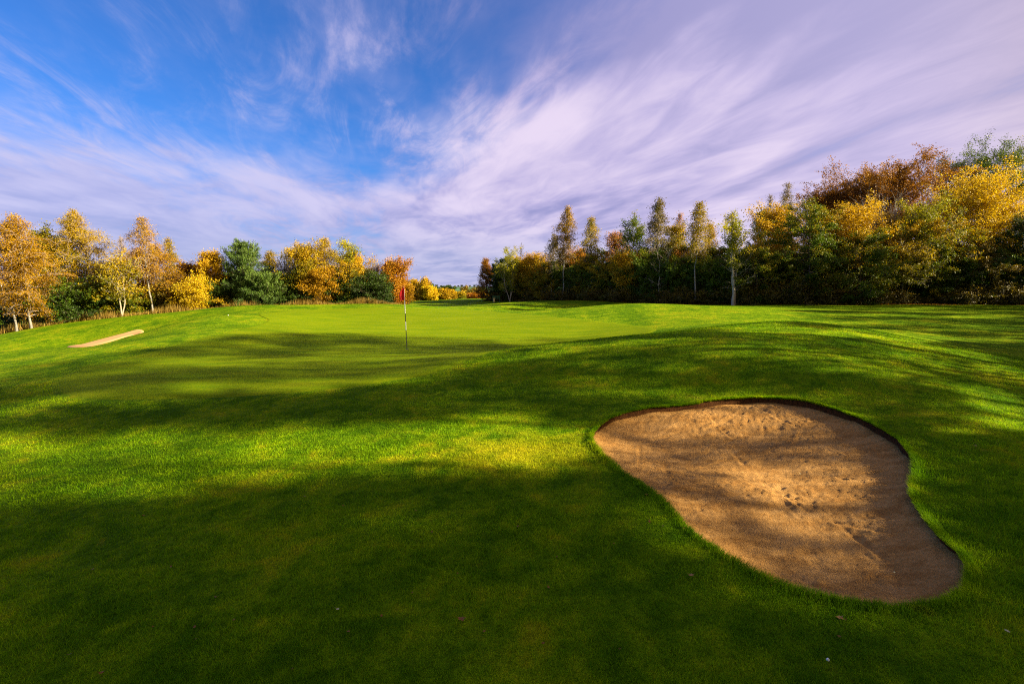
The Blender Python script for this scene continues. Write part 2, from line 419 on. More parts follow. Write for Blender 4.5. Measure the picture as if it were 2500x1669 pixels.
LM = {
    'amber':  leafmat('amber_leaves', [(0, (.10, .058, .003)), (.35, (.26, .135, .003)), (.7, (.42, .225, .004)), (1, (.55, .33, .008))]),
    'gold':   leafmat('golden_leaves', [(0, (.07, .06, .003)), (.35, (.21, .13, .003)), (.7, (.44, .27, .004)), (1, (.62, .41, .010))]),
    'yellow': leafmat('yellow_leaves', [(0, (.26, .20, .006)), (.4, (.58, .40, .008)), (1, (.75, .55, .02))]),
    'orange': leafmat('orange_leaves', [(0, (.10, .06, .006)), (.35, (.28, .10, .005)), (.7, (.42, .16, .008)), (1, (.50, .26, .01))]),
    'rust':   leafmat('rust_leaves', [(0, (.06, .028, .004)), (.4, (.16, .066, .005)), (.8, (.30, .13, .006)), (1, (.42, .22, .01))]),
    'olive':  leafmat('olive_leaves', [(0, (.06, .09, .006)), (.4, (.17, .18, .008)), (.75, (.34, .26, .008)), (1, (.52, .34, .01))]),
    'mixed':  leafmat('green_and_gold_leaves', [(0, (.04, .09, .006)), (.3, (.095, .155, .006)), (.52, (.20, .20, .006)), (.75, (.50, .32, .008)), (1, (.62, .38, .01))]),
    'green':  leafmat('green_leaves', [(0, (.022, .06, .006)), (.5, (.06, .125, .008)), (.85, (.14, .20, .010)), (1, (.30, .27, .01))]),
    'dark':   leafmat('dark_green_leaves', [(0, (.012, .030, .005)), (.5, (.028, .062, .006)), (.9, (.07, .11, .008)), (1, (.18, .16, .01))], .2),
    'brown':  leafmat('brown_leaves', [(0, (.035, .038, .006)), (.5, (.10, .085, .008)), (.9, (.22, .15, .010)), (1, (.34, .21, .01))], .25),
    'lime':   leafmat('yellow_green_leaves', [(0, (.08, .13, .006)), (.5, (.27, .30, .008)), (1, (.60, .50, .012))]),
    'grey':   leafmat('thin_grey_olive_leaves', [(0, (.06, .065, .03)), (.5, (.13, .12, .05)), (1, (.26, .19, .05))]),
    'pink':   leafmat('pinkish_orange_leaves', [(0, (.16, .07, .03)), (.5, (.36, .15, .06)), (1, (.50, .27, .08))]),
    'pine':   leafmat('pine_needles', [(0, (.028, .060, .022)), (.5, (.065, .125, .034)), (1, (.14, .22, .05))], .15),
}
MBARK = plain('brown_bark', (.085, .06, .04), .9, .4, 4, bump=.6)
MPALE = plain('pale_bark', (.30, .26, .20), .85, .35, 4, bump=.5)
MTWIG = plain('grey_twigs', (.26, .20, .17), .85, .3, 5)
MBIRCH, t = mat('birch_bark')
pos = t.n('ShaderNodeTexCoord').outputs['Object']
bs = t.n('ShaderNodeVectorMath', {0: pos, 1: (3, 3, 14)}, operation='MULTIPLY').outputs[0]
zz = t.n('ShaderNodeSeparateXYZ', {0: pos}).outputs[2]
m_ = t.math('ADD', t.ss(t.noise(bs, 1.0, 4, .7), .54, .62), t.math('MULTIPLY', t.ss(zz, .9, 0), .35), clamp=True)
bc = t.mix(m_, (.22, .205, .18), (.06, .045, .04))
out(t, t.n('ShaderNodeBsdfPrincipled', {'Base Color': bc, 'Roughness': .7}).outputs[0])
BK = {'bark': MBARK, 'pale': MPALE, 'birch': MBIRCH, 'twig': MTWIG}

# ------------------------------------------------------------------ ground objects
WOOD_EDGE_R = np.array([(-4, 78), (0, 70), (6, 60), (14, 47), (22, 42.5), (40, 41), (60, 38)])     # front edge of the right-hand wood
WOOD_EDGE_L = np.array([(-46, 36), (-38.5, 38.5), (-32, 41), (-24, 43.5), (-17, 46), (-10.5, 47.5)])
litter = np.zeros(len(x_))
nearm = (np.hypot(x_, y_) < 110)
for E_, k_ in ((WOOD_EDGE_R, 1.0), (WOOD_EDGE_L, .8)):
    ey = np.interp(x_, E_[:, 0], E_[:, 1])
    inside = (x_ > E_[0, 0]) & (x_ < E_[-1, 0])
    litter = np.maximum(litter, np.clip((y_ - ey + 1.4) / 1.6, 0, 1) * k_ * inside * nearm * ((y_ - ey < 9) | (k_ == 1)))
farv = np.clip((np.hypot(x_, y_) - 200) / 120, 0, 1)
me = mesh_np('ground', np.stack([x_, y_, z_], -1), F_, {'litter': ('POINT', litter), 'far': ('POINT', farv)})
ground = link('ground', me, [MT, MSOIL]); ground['kind'] = 'structure'
me.polygons.foreach_set('material_index', (fc_sd > .001).astype(np.int32))

# sand surface of the near bunker
gx = np.arange(BUNK[:, 0].min() - .05, BUNK[:, 0].max() + .05, .022); gy = np.arange(BUNK[:, 1].min() - .05, BUNK[:, 1].max() + .05, .022)
SX, SY = np.meshgrid(gx, gy); sx, sy = SX.ravel(), SY.ravel()
ssd, si = poly_dist(BUNK, sx, sy)
from numpy.fft import fft2, ifft2, fftfreq
def noise2(shape, beta, seed, aniso=(1, 1), ang=0):
    rs = np.random.RandomState(seed); fx = fftfreq(shape[1])[None]; fy = fftfreq(shape[0])[:, None]
    a = fx * math.cos(ang) + fy * math.sin(ang); b = -fx * math.sin(ang) + fy * math.cos(ang)
    f = np.hypot(a * aniso[0], b * aniso[1]); f[0, 0] = 1
    n = np.real(ifft2(fft2(rs.randn(*shape)) / f ** beta)); n -= n.mean(); return n / n.std()


def lips(si):                                   # lip height blurred along the outline
    return LIP[si]


dd = np.clip(ssd, 0, 9)
dep = lips(si) * np.exp(-dd / .16) + .04 * (1 - np.exp(-dd / .16)) + .14 * (1 - np.exp(-dd / .8))
zs = T(sx, sy) - dep
N1 = noise2(SX.shape, 1.35, 5, (1, 2.2), R(-28)).ravel(); N2 = noise2(SX.shape, .9, 6).ravel(); N3 = noise2(SX.shape, 2.0, 8).ravel()
rough = .5 + .5 * np.clip(N3, -1, 1.5)
zs += (N1 * .0075 + N2 * .0055 * rough + N3 * .018) * np.clip(dd / .15, .15, 1)
rk = np.sin((sx * .75 + sy * .66) * 2 * PI / .06 + N3 * 2.5) * .005                       # rake grooves in patches
zs += rk * np.clip(noise2(SX.shape, 2.2, 41).ravel() * .8 + .35, 0, 1)
rs = np.random.RandomState(15)
for _ in range(90):                             # footprints, drag marks and scuffs
    k = rs.randint(len(sx));
    if ssd[k] < .2: continue
    cx, cy, a_ = sx[k], sy[k], rs.rand() * PI; L_, w_ = rs.uniform(.08, .55), rs.uniform(.012, .035)
    uu = (sx - cx) * math.cos(a_) + (sy - cy) * math.sin(a_); vv = -(sx - cx) * math.sin(a_) + (sy - cy) * math.cos(a_)
    g = np.exp(-(uu / L_) ** 4); zs += g * (-.010 * np.exp(-(vv / w_) ** 2) + .006 * np.exp(-((vv - 2.0 * w_) / w_) ** 2))
nsx = len(gx); ii = (np.arange(len(gy) - 1)[:, None] * nsx + np.arange(nsx - 1)[None]).ravel()
Fs = np.stack([ii, ii + 1, ii + nsx + 1, ii + nsx], -1); Fs = Fs[(ssd[Fs].max(1) > -.03)]
keep = np.unique(Fs); mp = np.zeros(len(sx), int); mp[keep] = np.arange(len(keep))
link('bunker_sand', mesh_np('bunker_sand', np.stack([sx, sy, zs], -1)[keep], mp[Fs]), MSAND)['kind'] = 'structure'


def sheet(name, P, mt, off, rings=40, edge_drop=0.03):
    c = P.mean(0); m = len(P); k = np.linspace(1, 0, rings + 1)[:-1]
    XY = c + k[:, None, None] * (P - c)[None]; XY = np.r_[XY.reshape(-1, 2), [c]]
    z = T(XY[:, 0], XY[:, 1]) + off; z[:m] -= edge_drop
    i = np.arange(rings - 1)[:, None] * m; j = np.arange(m)[None]; j2 = (j + 1) % m
    F = np.stack([i + j, i + j2, i + m + j2, i + m + j], -1).reshape(-1, 4)
    l = (rings - 1) * m; F3 = np.stack([l + np.arange(m), l + (np.arange(m) + 1) % m, np.full(m, len(XY) - 1)], -1)
    o = link(name, mesh_np(name, np.c_[XY, z], [F, F3]), mt); o['kind'] = 'structure'; return o


sheet('putting_green', GREEN, MGREEN, .02, 50, .035)
B2 = smooth_poly([at_Y(*p)[:2] for p in [(178, 842, 29.0), (215, 838, 30.6), (260, 826, 31.2), (300, 818, 31.6), (340, 808, 32.2), (352, 812, 30.5), (340, 822, 27), (300, 835, 25), (240, 850, 24.6), (195, 856, 26)]], 6)
MSAND2 = plain('pale_sand', (.66, .34, .12), .95, .12, 3)
B2 = B2.mean(0) + (B2 - B2.mean(0)) * np.array([1.04, 1.16]) + np.array([-.2, -.05])
sheet('far_bunker_sand', B2, MSAND2, .06, 16, .08)

# ------------------------------------------------------------------ grass blades
rs = np.random.RandomState(11)
N = 560000
r = 1.75 * (19 / 1.75) ** (rs.rand(N) ** 1.1); th = R(90) + R(58) * (rs.rand(N) * 2 - 1)
gx_, gy_ = r * np.cos(th), r * np.sin(th)
bd = np.full(N, -9.0); m1 = (gx_ > .2) & (gx_ < 6.5) & (gy_ > 2) & (gy_ < 10); bd[m1], _ = poly_dist(BUNK, gx_[m1], gy_[m1])
gd = np.full(N, -9.0); m2 = gy_ > 9; gd[m2], _ = poly_dist(GREEN, gx_[m2], gy_[m2])
ok = (bd < .004) & (gd < -.05)
gx_, gy_, r, bd = gx_[ok], gy_[ok], r[ok], bd[ok]
# an extra fringe of longer blades along the bunker rim
ne = 26000; k = rs.randint(0, len(BUNK), ne); tt = rs.rand(ne)[:, None]
nxt = BUNK[(k + 1) % len(BUNK)]; ex = BUNK[k] * (1 - tt) + nxt * tt; tn = nxt - BUNK[k]; tn /= np.linalg.norm(tn, axis=1)[:, None]
nrm = np.stack([tn[:, 1], -tn[:, 0]], -1); cen = BUNK.mean(0); nrm *= np.sign(((ex - cen) * nrm).sum(1))[:, None]
ex = ex + nrm * (np.abs(rs.randn(ne)) * .035)[:, None]
exd, _ = poly_dist(BUNK, ex[:, 0], ex[:, 1]); kk = exd < .004; ex = ex[kk]; nrm = nrm[kk]
gx_ = np.r_[gx_, ex[:, 0]]; gy_ = np.r_[gy_, ex[:, 1]]; r = np.r_[r, np.hypot(ex[:, 0], ex[:, 1])]; rim = np.r_[np.zeros(len(bd)), np.ones(len(ex))]
rn = np.r_[np.zeros((len(bd), 2)), nrm]
n = len(gx_); gz_ = T(gx_, gy_) + np.exp(-np.clip(-np.r_[bd, exd[kk]], 0, 9) / .18) * .02
sc = (r / 2.5) ** .72; sc[r < 2.5] = 1
tuft = np.clip(np.sin(gx_ * 2.3 + np.sin(gy_ * 1.7)) * np.sin(gy_ * 2.9 + 1.2 * np.sin(gx_ * 1.3)) * 1.3, -1, 1)
roughside = np.clip((gx_ - .62 * gy_ - .9) / 1.0, 0, 1) * (r < 9)                           # longer grass right of the bunker
hh = (.015 + .010 * rs.rand(n) + .005 * tuft + .012 * rim + roughside * .014) * np.clip(sc, 0, 1.5)
ww = .0020 * sc * (.7 + .6 * rs.rand(n))
az = rs.rand(n) * 2 * PI; lean = .35 + .5 * rs.rand(n)
bx, by = np.cos(az) * ww, np.sin(az) * ww
la = rs.rand(n) * 2 * PI
tx = np.cos(la) * lean * hh - rn[:, 0] * rim * hh * .6; ty = np.sin(la) * lean * hh - rn[:, 1] * rim * hh * .6
V = np.empty((n, 3, 3)); z0 = gz_ - .004
V[:, 0] = np.stack([gx_ - bx, gy_ - by, z0], -1); V[:, 1] = np.stack([gx_ + bx, gy_ + by, z0], -1)
V[:, 2] = np.stack([gx_ + tx, gy_ + ty, gz_ + hh], -1)
me = mesh_np('turf_grass', V.reshape(-1, 3), np.arange(n * 3).reshape(-1, 3), {'v': ('FACE', .42 + (rs.rand(n) - .42) * np.clip(5 / r, .2, 1))}, smooth=False)
g = link('turf_grass', me, MGR); tag(g, 'short mown grass blades covering the ground around the sand bunker', 'grass', kind='stuff')
print('grass', n, time.time() - T0)


# ------------------------------------------------------------------ trees
def tree_mesh(seed, H, Rc, cb=.25, prof='ovoid', nb=46, el=(15, 55), droop=0.0, tw=7, leaves=9000, ls=.11, spread=.16, tr=None,
              lean=(0, 0), multi=1, vh=.35, vbias=0.0, asp=.62, twl=.42, up=.3, sideleaf=1.0, gapf=.35):
    """returns (wood mesh, leaf mesh or None); tree of height H, crown radius Rc"""
    rs = np.random.RandomState(seed); GT_ = Geo(); G = Geo(); tr = tr or H * .006 + .016; leaves = int(leaves * (1.3 if ls > .09 else 1.75))
    PR = {'ovoid': lambda u: np.sin(PI * np.clip(.12 + .83 * u, 0, 1)) ** .75,
          'birch': lambda u: (np.sin(PI * np.clip(u * .80 + .17, 0, 1))) ** .9 * (1 - .55 * u),
          'cone': lambda u: (1 - u) ** .8 * .95 + .08,
          'round': lambda u: np.sqrt(np.clip(1 - (2 * u - .85) ** 2 / 1.4, .04, 1)),
          'vase': lambda u: .35 + .65 * np.sin(PI * np.clip(u * .72 + .1, 0, 1)),
          'flat': lambda u: np.clip(.55 + u * .9, 0, 1) * np.sqrt(np.clip(1.02 - u ** 3, 0, 1)),
          'bush': lambda u: np.sqrt(np.clip(1.02 - u ** 2.2, 0, 1))}[prof]
    L = []; trunks = []
    for m in range(multi):
        n = 14; tt = np.linspace(0, 1, n); aw = rs.rand() * 2 * PI
        off = np.cumsum(rs.randn(n, 2) * H * .006, 0); off -= off[0]
        hm = H * (1 if m == 0 else rs.uniform(.8, .96))
        sp = (0 if multi == 1 else Rc * .28)
        P = np.c_[off[:, 0] + lean[0] * H * tt + math.cos(aw) * sp * np.minimum(1, tt * 2), off[:, 1] + lean[1] * H * tt + math.sin(aw) * sp * np.minimum(1, tt * 2), tt * hm]
        rr = tr * (1 - tt) ** .85 + .012; rr[0] *= 1.35
        trunks.append((P, rr, hm)); GT_.tube(P, rr, 8)
    ga = rs.rand() * 7
    for i in range(nb):
        P, rr, hm = trunks[i % multi]
        uu = (i + rs.rand()) / nb; t_ = cb + (1 - cb) * uu * .97
        o = np.array([np.interp(t_, np.linspace(0, 1, len(P)), P[:, c]) for c in range(3)]); r0 = np.interp(t_, np.linspace(0, 1, len(P)), rr)
        ga += 2.4 + rs.uniform(-.5, .5)
        e = R(el[0] + (el[1] - el[0]) * uu + rs.uniform(-10, 10))
        ln = Rc * float(PR(uu)) * rs.uniform(.52, 1.2) / max(.45, math.cos(e)) + .12
        if multi > 1: ln *= .85
        k = 7; s = np.linspace(0, 1, k); d = np.array([math.cos(ga) * math.cos(e), math.sin(ga) * math.cos(e), math.sin(e)])
        B = o + d * (s * ln)[:, None]; B[:, 2] += (-droop) * ln * s ** 2; B += np.cumsum(rs.randn(k, 3) * ln * .03, 0) * (s > 0)[:, None]
        br = np.maximum(r0 * .55 * (1 - s) ** .8, .008) + .003; G.tube(B, br, 5)
        tws = [(B, ln)]
        for j in range(tw):
            q = rs.uniform(.22, 1.0); b0 = np.array([np.interp(q, s, B[:, c]) for c in range(3)])
            td = d * .55 + rs.randn(3) * .62; td[2] += up - droop * .9; td /= np.linalg.norm(td) + 1e-9
            tl = (ln * twl * (1.15 - .5 * q) + .12) * rs.uniform(.6, 1.2)
            ss_ = np.linspace(0, 1, 4); Q = b0 + td * (ss_ * tl)[:, None]; Q[:, 2] -= droop * tl * .9 * ss_ ** 2; Q += rs.randn(4, 3) * tl * .04 * (ss_ > 0)[:, None]
            G.tube(Q, .010 * (1 - ss_) + .004, 3); tws.append((Q, tl))
        L.append(tws)
    allp = np.concatenate(G.V)
    if leaves <= 0:
        f = np.array([1, 1, H / allp[:, 2].max()]); GT_.V = [v_ * f for v_ in GT_.V]; G.V = [v_ * f for v_ in G.V]
        return GT_.mesh('wood'), G.mesh('limbs'), None
    segs = [(Q, l, bi) for bi, tws in enumerate(L) for qi, (Q, l) in enumerate(tws) if qi > 0 or sideleaf > 0]
    wts = np.array([l * (1.0 if len(Q) == 4 else .8) for Q, l, _ in segs]); bg_ = rs.rand(nb) ** gapf; wts = wts * bg_[[b for _, _, b in segs]]
    cnt = rs.multinomial(leaves, wts / wts.sum())
    cs = []; dr = []; bid = []
    for (Q, l, bi), c in zip(segs, cnt):
        if not c: continue
        s = rs.uniform(.12 if len(Q) == 4 else .4, 1.06, c); g = np.linspace(0, 1, len(Q))
        cs.append(np.stack([np.interp(s, g, Q[:, a]) for a in range(3)], -1)); dr.append(np.repeat([(Q[-1] - Q[0]) / (l + 1e-6)], c, 0)); bid.append(np.full(c, bi))
    cs = np.concatenate(cs); dr = np.concatenate(dr); bid = np.concatenate(bid); m = len(cs)
    cs = cs + rs.randn(m, 3) * spread * np.array([1, 1, .8])
    cs[:, 2] = np.maximum(cs[:, 2], .05)
    axx = np.array([lean[0] * H * .5, lean[1] * H * .5]); q_ = np.percentile(np.hypot(cs[:, 0] - axx[0], cs[:, 1] - axx[1]), 91)
    f = np.array([Rc / q_, Rc / q_, H / np.percentile(cs[:, 2], 99.2)])
    cs *= f; GT_.V = [np.c_[v_[:, :2], v_[:, 2] * f[2]] if multi == 1 else v_ * f for v_ in GT_.V]; G.V = [v_ * f for v_ in G.V]
    nrm = rs.randn(m, 3) + np.array([0, 0, .5]); nrm /= np.linalg.norm(nrm, axis=1)[:, None]
    a = np.cross(nrm, rs.randn(m, 3)) if asp > .3 else dr + rs.randn(m, 3) * .55 + np.array([0, 0, .35])
    a /= np.linalg.norm(a, axis=1)[:, None] + 1e-9; b = np.cross(nrm, a); b /= np.linalg.norm(b, axis=1)[:, None] + 1e-9
    sz = ls * rs.uniform(.6, 1.3, m)[:, None] * .5
    V = np.stack([cs - a * sz, cs + b * sz * asp, cs + a * sz, cs - b * sz * asp], 1).reshape(-1, 3)
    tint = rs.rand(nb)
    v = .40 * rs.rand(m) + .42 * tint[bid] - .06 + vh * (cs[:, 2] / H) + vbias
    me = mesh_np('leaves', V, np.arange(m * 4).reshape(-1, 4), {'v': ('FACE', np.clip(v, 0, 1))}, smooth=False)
    return GT_.mesh('wood'), G.mesh('limbs'), me


SP = {   # the kinds of tree: shape parameters
    'birch':  dict(prof='birch', cb=.22, nb=60, el=(35, 65), droop=.45, tw=9, leaves=9500, ls=.085, spread=.14, up=.0),
    'slimbirch': dict(prof='birch', cb=.42, nb=60, el=(35, 68), droop=.55, tw=8, leaves=4600, ls=.12, spread=.15, up=-.1, sideleaf=0),
    'broad':  dict(prof='ovoid', cb=.14, nb=56, el=(10, 62), droop=.05, tw=9, leaves=11000, ls=.13, spread=.18),
    'bushy':  dict(prof='bush', cb=.04, nb=56, el=(5, 70), droop=.05, tw=8, leaves=10000, ls=.13, spread=.17),
    'layer':  dict(prof='ovoid', cb=.05, nb=46, el=(0, 45), droop=.08, tw=10, leaves=12500, ls=.125, spread=.10, up=.05, gapf=.75),
    'cone':   dict(prof='cone', cb=.03, nb=70, el=(5, 50), droop=.05, tw=7, leaves=10000, ls=.12, spread=.14),
    'oak':    dict(prof='round', cb=.34, el=(5, 50), droop=.05, tw=14, leaves=26000, ls=.13, spread=.20, tr=.26, twl=.5, nb=84),
    'flame':  dict(prof='ovoid', cb=.12, nb=54, el=(20, 65), droop=.0, tw=10, leaves=16000, ls=.13, spread=.19, twl=.5),
    'vase':   dict(prof='vase', cb=.38, nb=34, el=(40, 66), droop=.0, tw=8, leaves=3200, ls=.12, spread=.15, multi=3),
    'bare':   dict(prof='vase', cb=.22, nb=52, el=(48, 78), droop=-.05, tw=13, leaves=0, up=.6, twl=.45, multi=3),
    'barebirch': dict(prof='birch', cb=.25, nb=60, el=(45, 70), droop=.1, tw=12, leaves=0, up=.3, twl=.45),
    'pine':   dict(prof='cone', cb=.05, nb=64, el=(-2, 60), droop=-.18, tw=12, leaves=19000, ls=.24, spread=.08, asp=.16, up=.55, sideleaf=0, twl=.36),
    'sparse': dict(prof='ovoid', cb=.40, nb=34, el=(30, 65), droop=.05, tw=8, leaves=2600, ls=.13, spread=.2),
}
NTREE = [0]


def plant(kind, px, Y, top, wpx, leaf, bark, name, label, cat='tree', group=None, seed=None, vb=0.0, dx=0.0, **over):
    """px, top: column and crown top of the tree as seen in the photograph; Y: its distance; wpx: crown width"""
    a, s = ray(px, top); X = a * Y; z = T1(X, Y); H = max(.6, CAM_Z - s * Y - z); Rc = wpx / FPX * Y * .5
    return plant_at(kind, X, Y, H, Rc, leaf, bark, name, label, cat, group, seed, vb, **over)


def plant_at(kind, X, Y, H, Rc, leaf, bark, name, label, cat='tree', group=None, seed=None, vb=0.0, **over):
    NTREE[0] += 1; p = dict(SP[kind]); p.update(over)
    wood, limbs, lv = tree_mesh(seed or NTREE[0] * 17 + 5, H, Rc, vbias=vb, **p)
    root = empty(name, (X, Y, T1(X, Y) - .05), label=label, cat=cat, group=group)
    link('trunk', wood, BK[bark], root)
    link('branches', limbs, BK[{'birch': 'twig', 'bark': 'bark', 'pale': 'pale', 'twig': 'twig'}[bark]], root)
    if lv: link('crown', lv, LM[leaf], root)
    return root


GL = 'trees along the left edge of the golf hole'
GR = 'trees in the wood on the right'
# ---- left wood, from the left edge of the picture to the flag
plant('birch', 14, 38, 545, 100, 'amber', 'birch', 'birch_tree', 'golden birch with white trunk at the far left edge of the picture', group=GL, vb=.1, leaves=12000)
plant('birch', 50, 38.3, 530, 120, 'amber', 'birch', 'birch_tree', 'big golden birch, second white trunk from the left edge', group=GL, vb=.1, leaves=16000, lean=(-.04, 0), cb=.1)
plant('broad', 100, 44, 560, 80, 'olive', 'bark', 'broadleaf_tree', 'dark olive tree just behind the big golden birch', group=GL, leaves=15000)
plant('broad', 128, 46, 580, 84, 'green', 'bark', 'broadleaf_tree', 'dark green tree between the big birch and the twin-topped golden tree', group=GL)
plant('birch', 160, 44, 514, 70, 'olive', 'bark', 'tall_tree', 'tallest twin-topped brown-gold tree, its left top', group=GL, vb=.25, leaves=12000)
plant('birch', 207, 44.5, 528, 120, 'olive', 'birch', 'tall_tree', 'broad brown-gold tree right beside the twin top', group=GL, vb=.3, leaves=14000)
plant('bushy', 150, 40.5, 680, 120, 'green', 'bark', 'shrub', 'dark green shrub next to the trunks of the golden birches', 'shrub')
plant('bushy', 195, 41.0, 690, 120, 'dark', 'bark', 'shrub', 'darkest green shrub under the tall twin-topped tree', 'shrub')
plant('layer', 238, 41.5, 680, 90, 'mixed', 'bark', 'shrub', 'green-gold shrub left of the small twin-stemmed tree', 'shrub', vb=-.1)
plant('sparse', 285, 41.0, 612, 85, 'olive', 'pale', 'small_tree', 'small twin-stemmed tree with olive-orange crown and pale trunk', group=GL, vb=.2, leaves=4200, multi=2, cb=.3)
plant('barebirch', 296, 47, 575, 50, 'amber', 'twig', 'bare_tree', 'bare pinkish-grey tree rising behind the small twin-stemmed tree', group=GL)
plant('birch', 357, 42.5, 530, 78, 'amber', 'birch', 'birch_tree', 'slender birch with long white trunk and thin pinkish top', group=GL, vb=.2, leaves=5200, lean=(-.035, 0), cb=.35)
plant('birch', 385, 44, 600, 95, 'amber', 'bark', 'golden_tree', 'dense golden tree behind the slender white birch trunk', group=GL, vb=.05)
plant('birch', 335, 45, 610, 70, 'orange', 'bark', 'golden_tree', 'orange-brown tree left of the slender white birch trunk', group=GL, vb=.1)
plant('birch', 412, 46, 582, 45, 'olive', 'bark', 'tall_tree', 'olive tree with drooping tips rising above the dense golden tree', group=GL, vb=.15, leaves=5000)
plant('bushy', 330, 43, 700, 90, 'mixed', 'bark', 'shrub', 'low green-gold shrub at the foot of the slender white birch', 'shrub', vb=-.05)
plant('bushy', 415, 44.5, 690, 80, 'brown', 'bark', 'shrub', 'dark brown shrub left of the bright yellow bush', 'shrub')
plant('broad', 462, 47, 643, 60, 'rust', 'bark', 'small_tree', 'small dark red tree with bare twigs behind the yellow bush', group=GL)
plant('bare', 468, 47.5, 628, 30, 'rust', 'bark', 'bare_tree', 'bare twiggy top sticking out above the dark red tree', group=GL, nb=26)
plant('flame', 474, 43.5, 672, 78, 'yellow', 'bark', 'yellow_bush', 'bright yellow bush glowing in front of the dark trees', 'bush', cb=.03, prof='bush', leaves=12000, ls=.11)
plant('broad', 508, 46, 614, 68, 'mixed', 'bark', 'maple_tree', 'green-topped orange maple left of the pines', group=GL, vb=.3, leaves=13000)
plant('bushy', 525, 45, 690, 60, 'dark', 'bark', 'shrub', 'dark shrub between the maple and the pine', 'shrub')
plant('pine', 586, 46, 590, 118, 'pine', 'bark', 'pine_tree', 'tall open-topped green pine on the left', group='pines on the left')
plant('pine', 640, 45, 655, 100, 'pine', 'bark', 'pine_tree', 'lower bushy green pine leaning against the tall pine', group='pines on the left', cb=.02, prof='round', vb=.15)
plant('layer', 560, 45.3, 722, 90, 'mixed', 'bark', 'shrub', 'low green and orange shrub under the tall pine', 'shrub')
plant('birch', 655, 50, 615, 55, 'olive', 'bark', 'small_tree', 'small olive-gold tree peeping out behind the pines', group=GL, vb=.15)
plant('bare', 690, 49, 600, 60, 'rust', 'pale', 'bare_tree', 'bare pale tree standing just right of the pines', group=GL)
plant('bare', 712, 50, 602, 50, 'rust', 'twig', 'bare_tree', 'second bare tree from the pines, beside the large golden tree', group=GL)
plant('bushy', 700, 46.5, 668, 90, 'dark', 'bark', 'shrub', 'large dark shrub beneath the bare trees', 'shrub', vb=.05)
plant('broad', 745, 47, 592, 90, 'olive', 'bark', 'golden_tree', 'large green-gold tree right of the bare trees', group=GL, vb=.28, leaves=15000)
plant('birch', 795, 48, 584, 75, 'olive', 'bark', 'golden_tree', 'tall golden tree beside the large green-gold tree', group=GL, vb=.32, leaves=12000, cb=.1)
plant('broad', 780, 46.5, 650, 80, 'amber', 'bark', 'golden_tree', 'yellow tree low in front of the tall golden tree', group=GL, vb=.05)
plant('sparse', 852, 49, 584, 50, 'lime', 'bark', 'sparse_tree', 'sparse tree with yellow-green leaves only at its top', group=GL)
plant('broad', 862, 50, 618, 70, 'mixed', 'bark', 'golden_tree', 'green and orange tree around the sparse-topped tree', group=GL, vb=.2)
plant('layer', 850, 48, 640, 70, 'mixed', 'bark', 'small_tree', 'open dark-stemmed tree in front of the sparse-topped tree', group=GL, vb=.08, leaves=5000)
plant('bushy', 826, 47.5, 690, 60, 'dark', 'bark', 'shrub', 'dark pointed shrub between the golden trees', 'shrub')
plant('broad', 893, 52, 655, 60, 'orange', 'bark', 'small_tree', 'small orange tree before the bare tree near the flag', group=GL, vb=.1)
plant('bare', 915, 51, 617, 55, 'rust', 'twig', 'bare_tree', 'bare grey tree just left of the orange tree by the flag', group=GL)
plant('bushy', 905, 49, 698, 50, 'dark', 'bark', 'shrub', 'black-green shrub under the bare grey tree', 'shrub')
plant('bushy', 934, 49, 694, 44, 'dark', 'bark', 'shrub', 'dark shrub right against the orange tree by the flag', 'shrub')
plant('flame', 958, 50.5, 632, 66, 'orange', 'bark', 'orange_tree', 'orange-gold tree directly left of the red flag', group=GL, vb=.25, prof='ovoid', cb=.05)
plant('broad', 984, 55, 682, 44, 'amber', 'bark', 'golden_tree', 'low golden tree right behind the red flag', group=GL)
print('left wood', time.time() - T0)

def copies(root, places):                       # further individuals of one kind
    for (X, Y, s, rz) in places:
        c = root.copy(); C.objects.link(c); c.location = (X, Y, T1(X, Y) - .05); c.scale = (s, s, s); c.rotation_euler = (0, 0, rz)
        for ch in root.children:
            d = ch.copy(); C.objects.link(d); d.parent = c


def pxp(px, Y): return ray(px, 700)[0] * Y
rs = np.random.RandomState(21)
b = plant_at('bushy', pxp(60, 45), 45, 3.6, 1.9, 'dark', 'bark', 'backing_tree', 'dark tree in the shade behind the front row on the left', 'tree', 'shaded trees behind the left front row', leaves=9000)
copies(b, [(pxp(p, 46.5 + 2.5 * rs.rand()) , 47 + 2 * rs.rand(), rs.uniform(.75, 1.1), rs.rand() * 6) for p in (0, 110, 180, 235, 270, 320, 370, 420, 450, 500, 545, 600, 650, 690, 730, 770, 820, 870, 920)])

plant('broad', 250, 46, 640, 95, 'olive', 'bark', 'broadleaf_tree', 'olive-brown tree filling the gap behind the small twin-stemmed tree', group=GL, vb=.0)
plant('broad', 60, 43, 600, 90, 'mixed', 'bark', 'broadleaf_tree', 'green and gold tree behind the two golden birch trunks', group=GL, vb=-.1)
plant('layer', 445, 48, 668, 80, 'green', 'bark', 'broadleaf_tree', 'low green tree behind the bright yellow bush', group=GL)
NTREE[0] -= 3
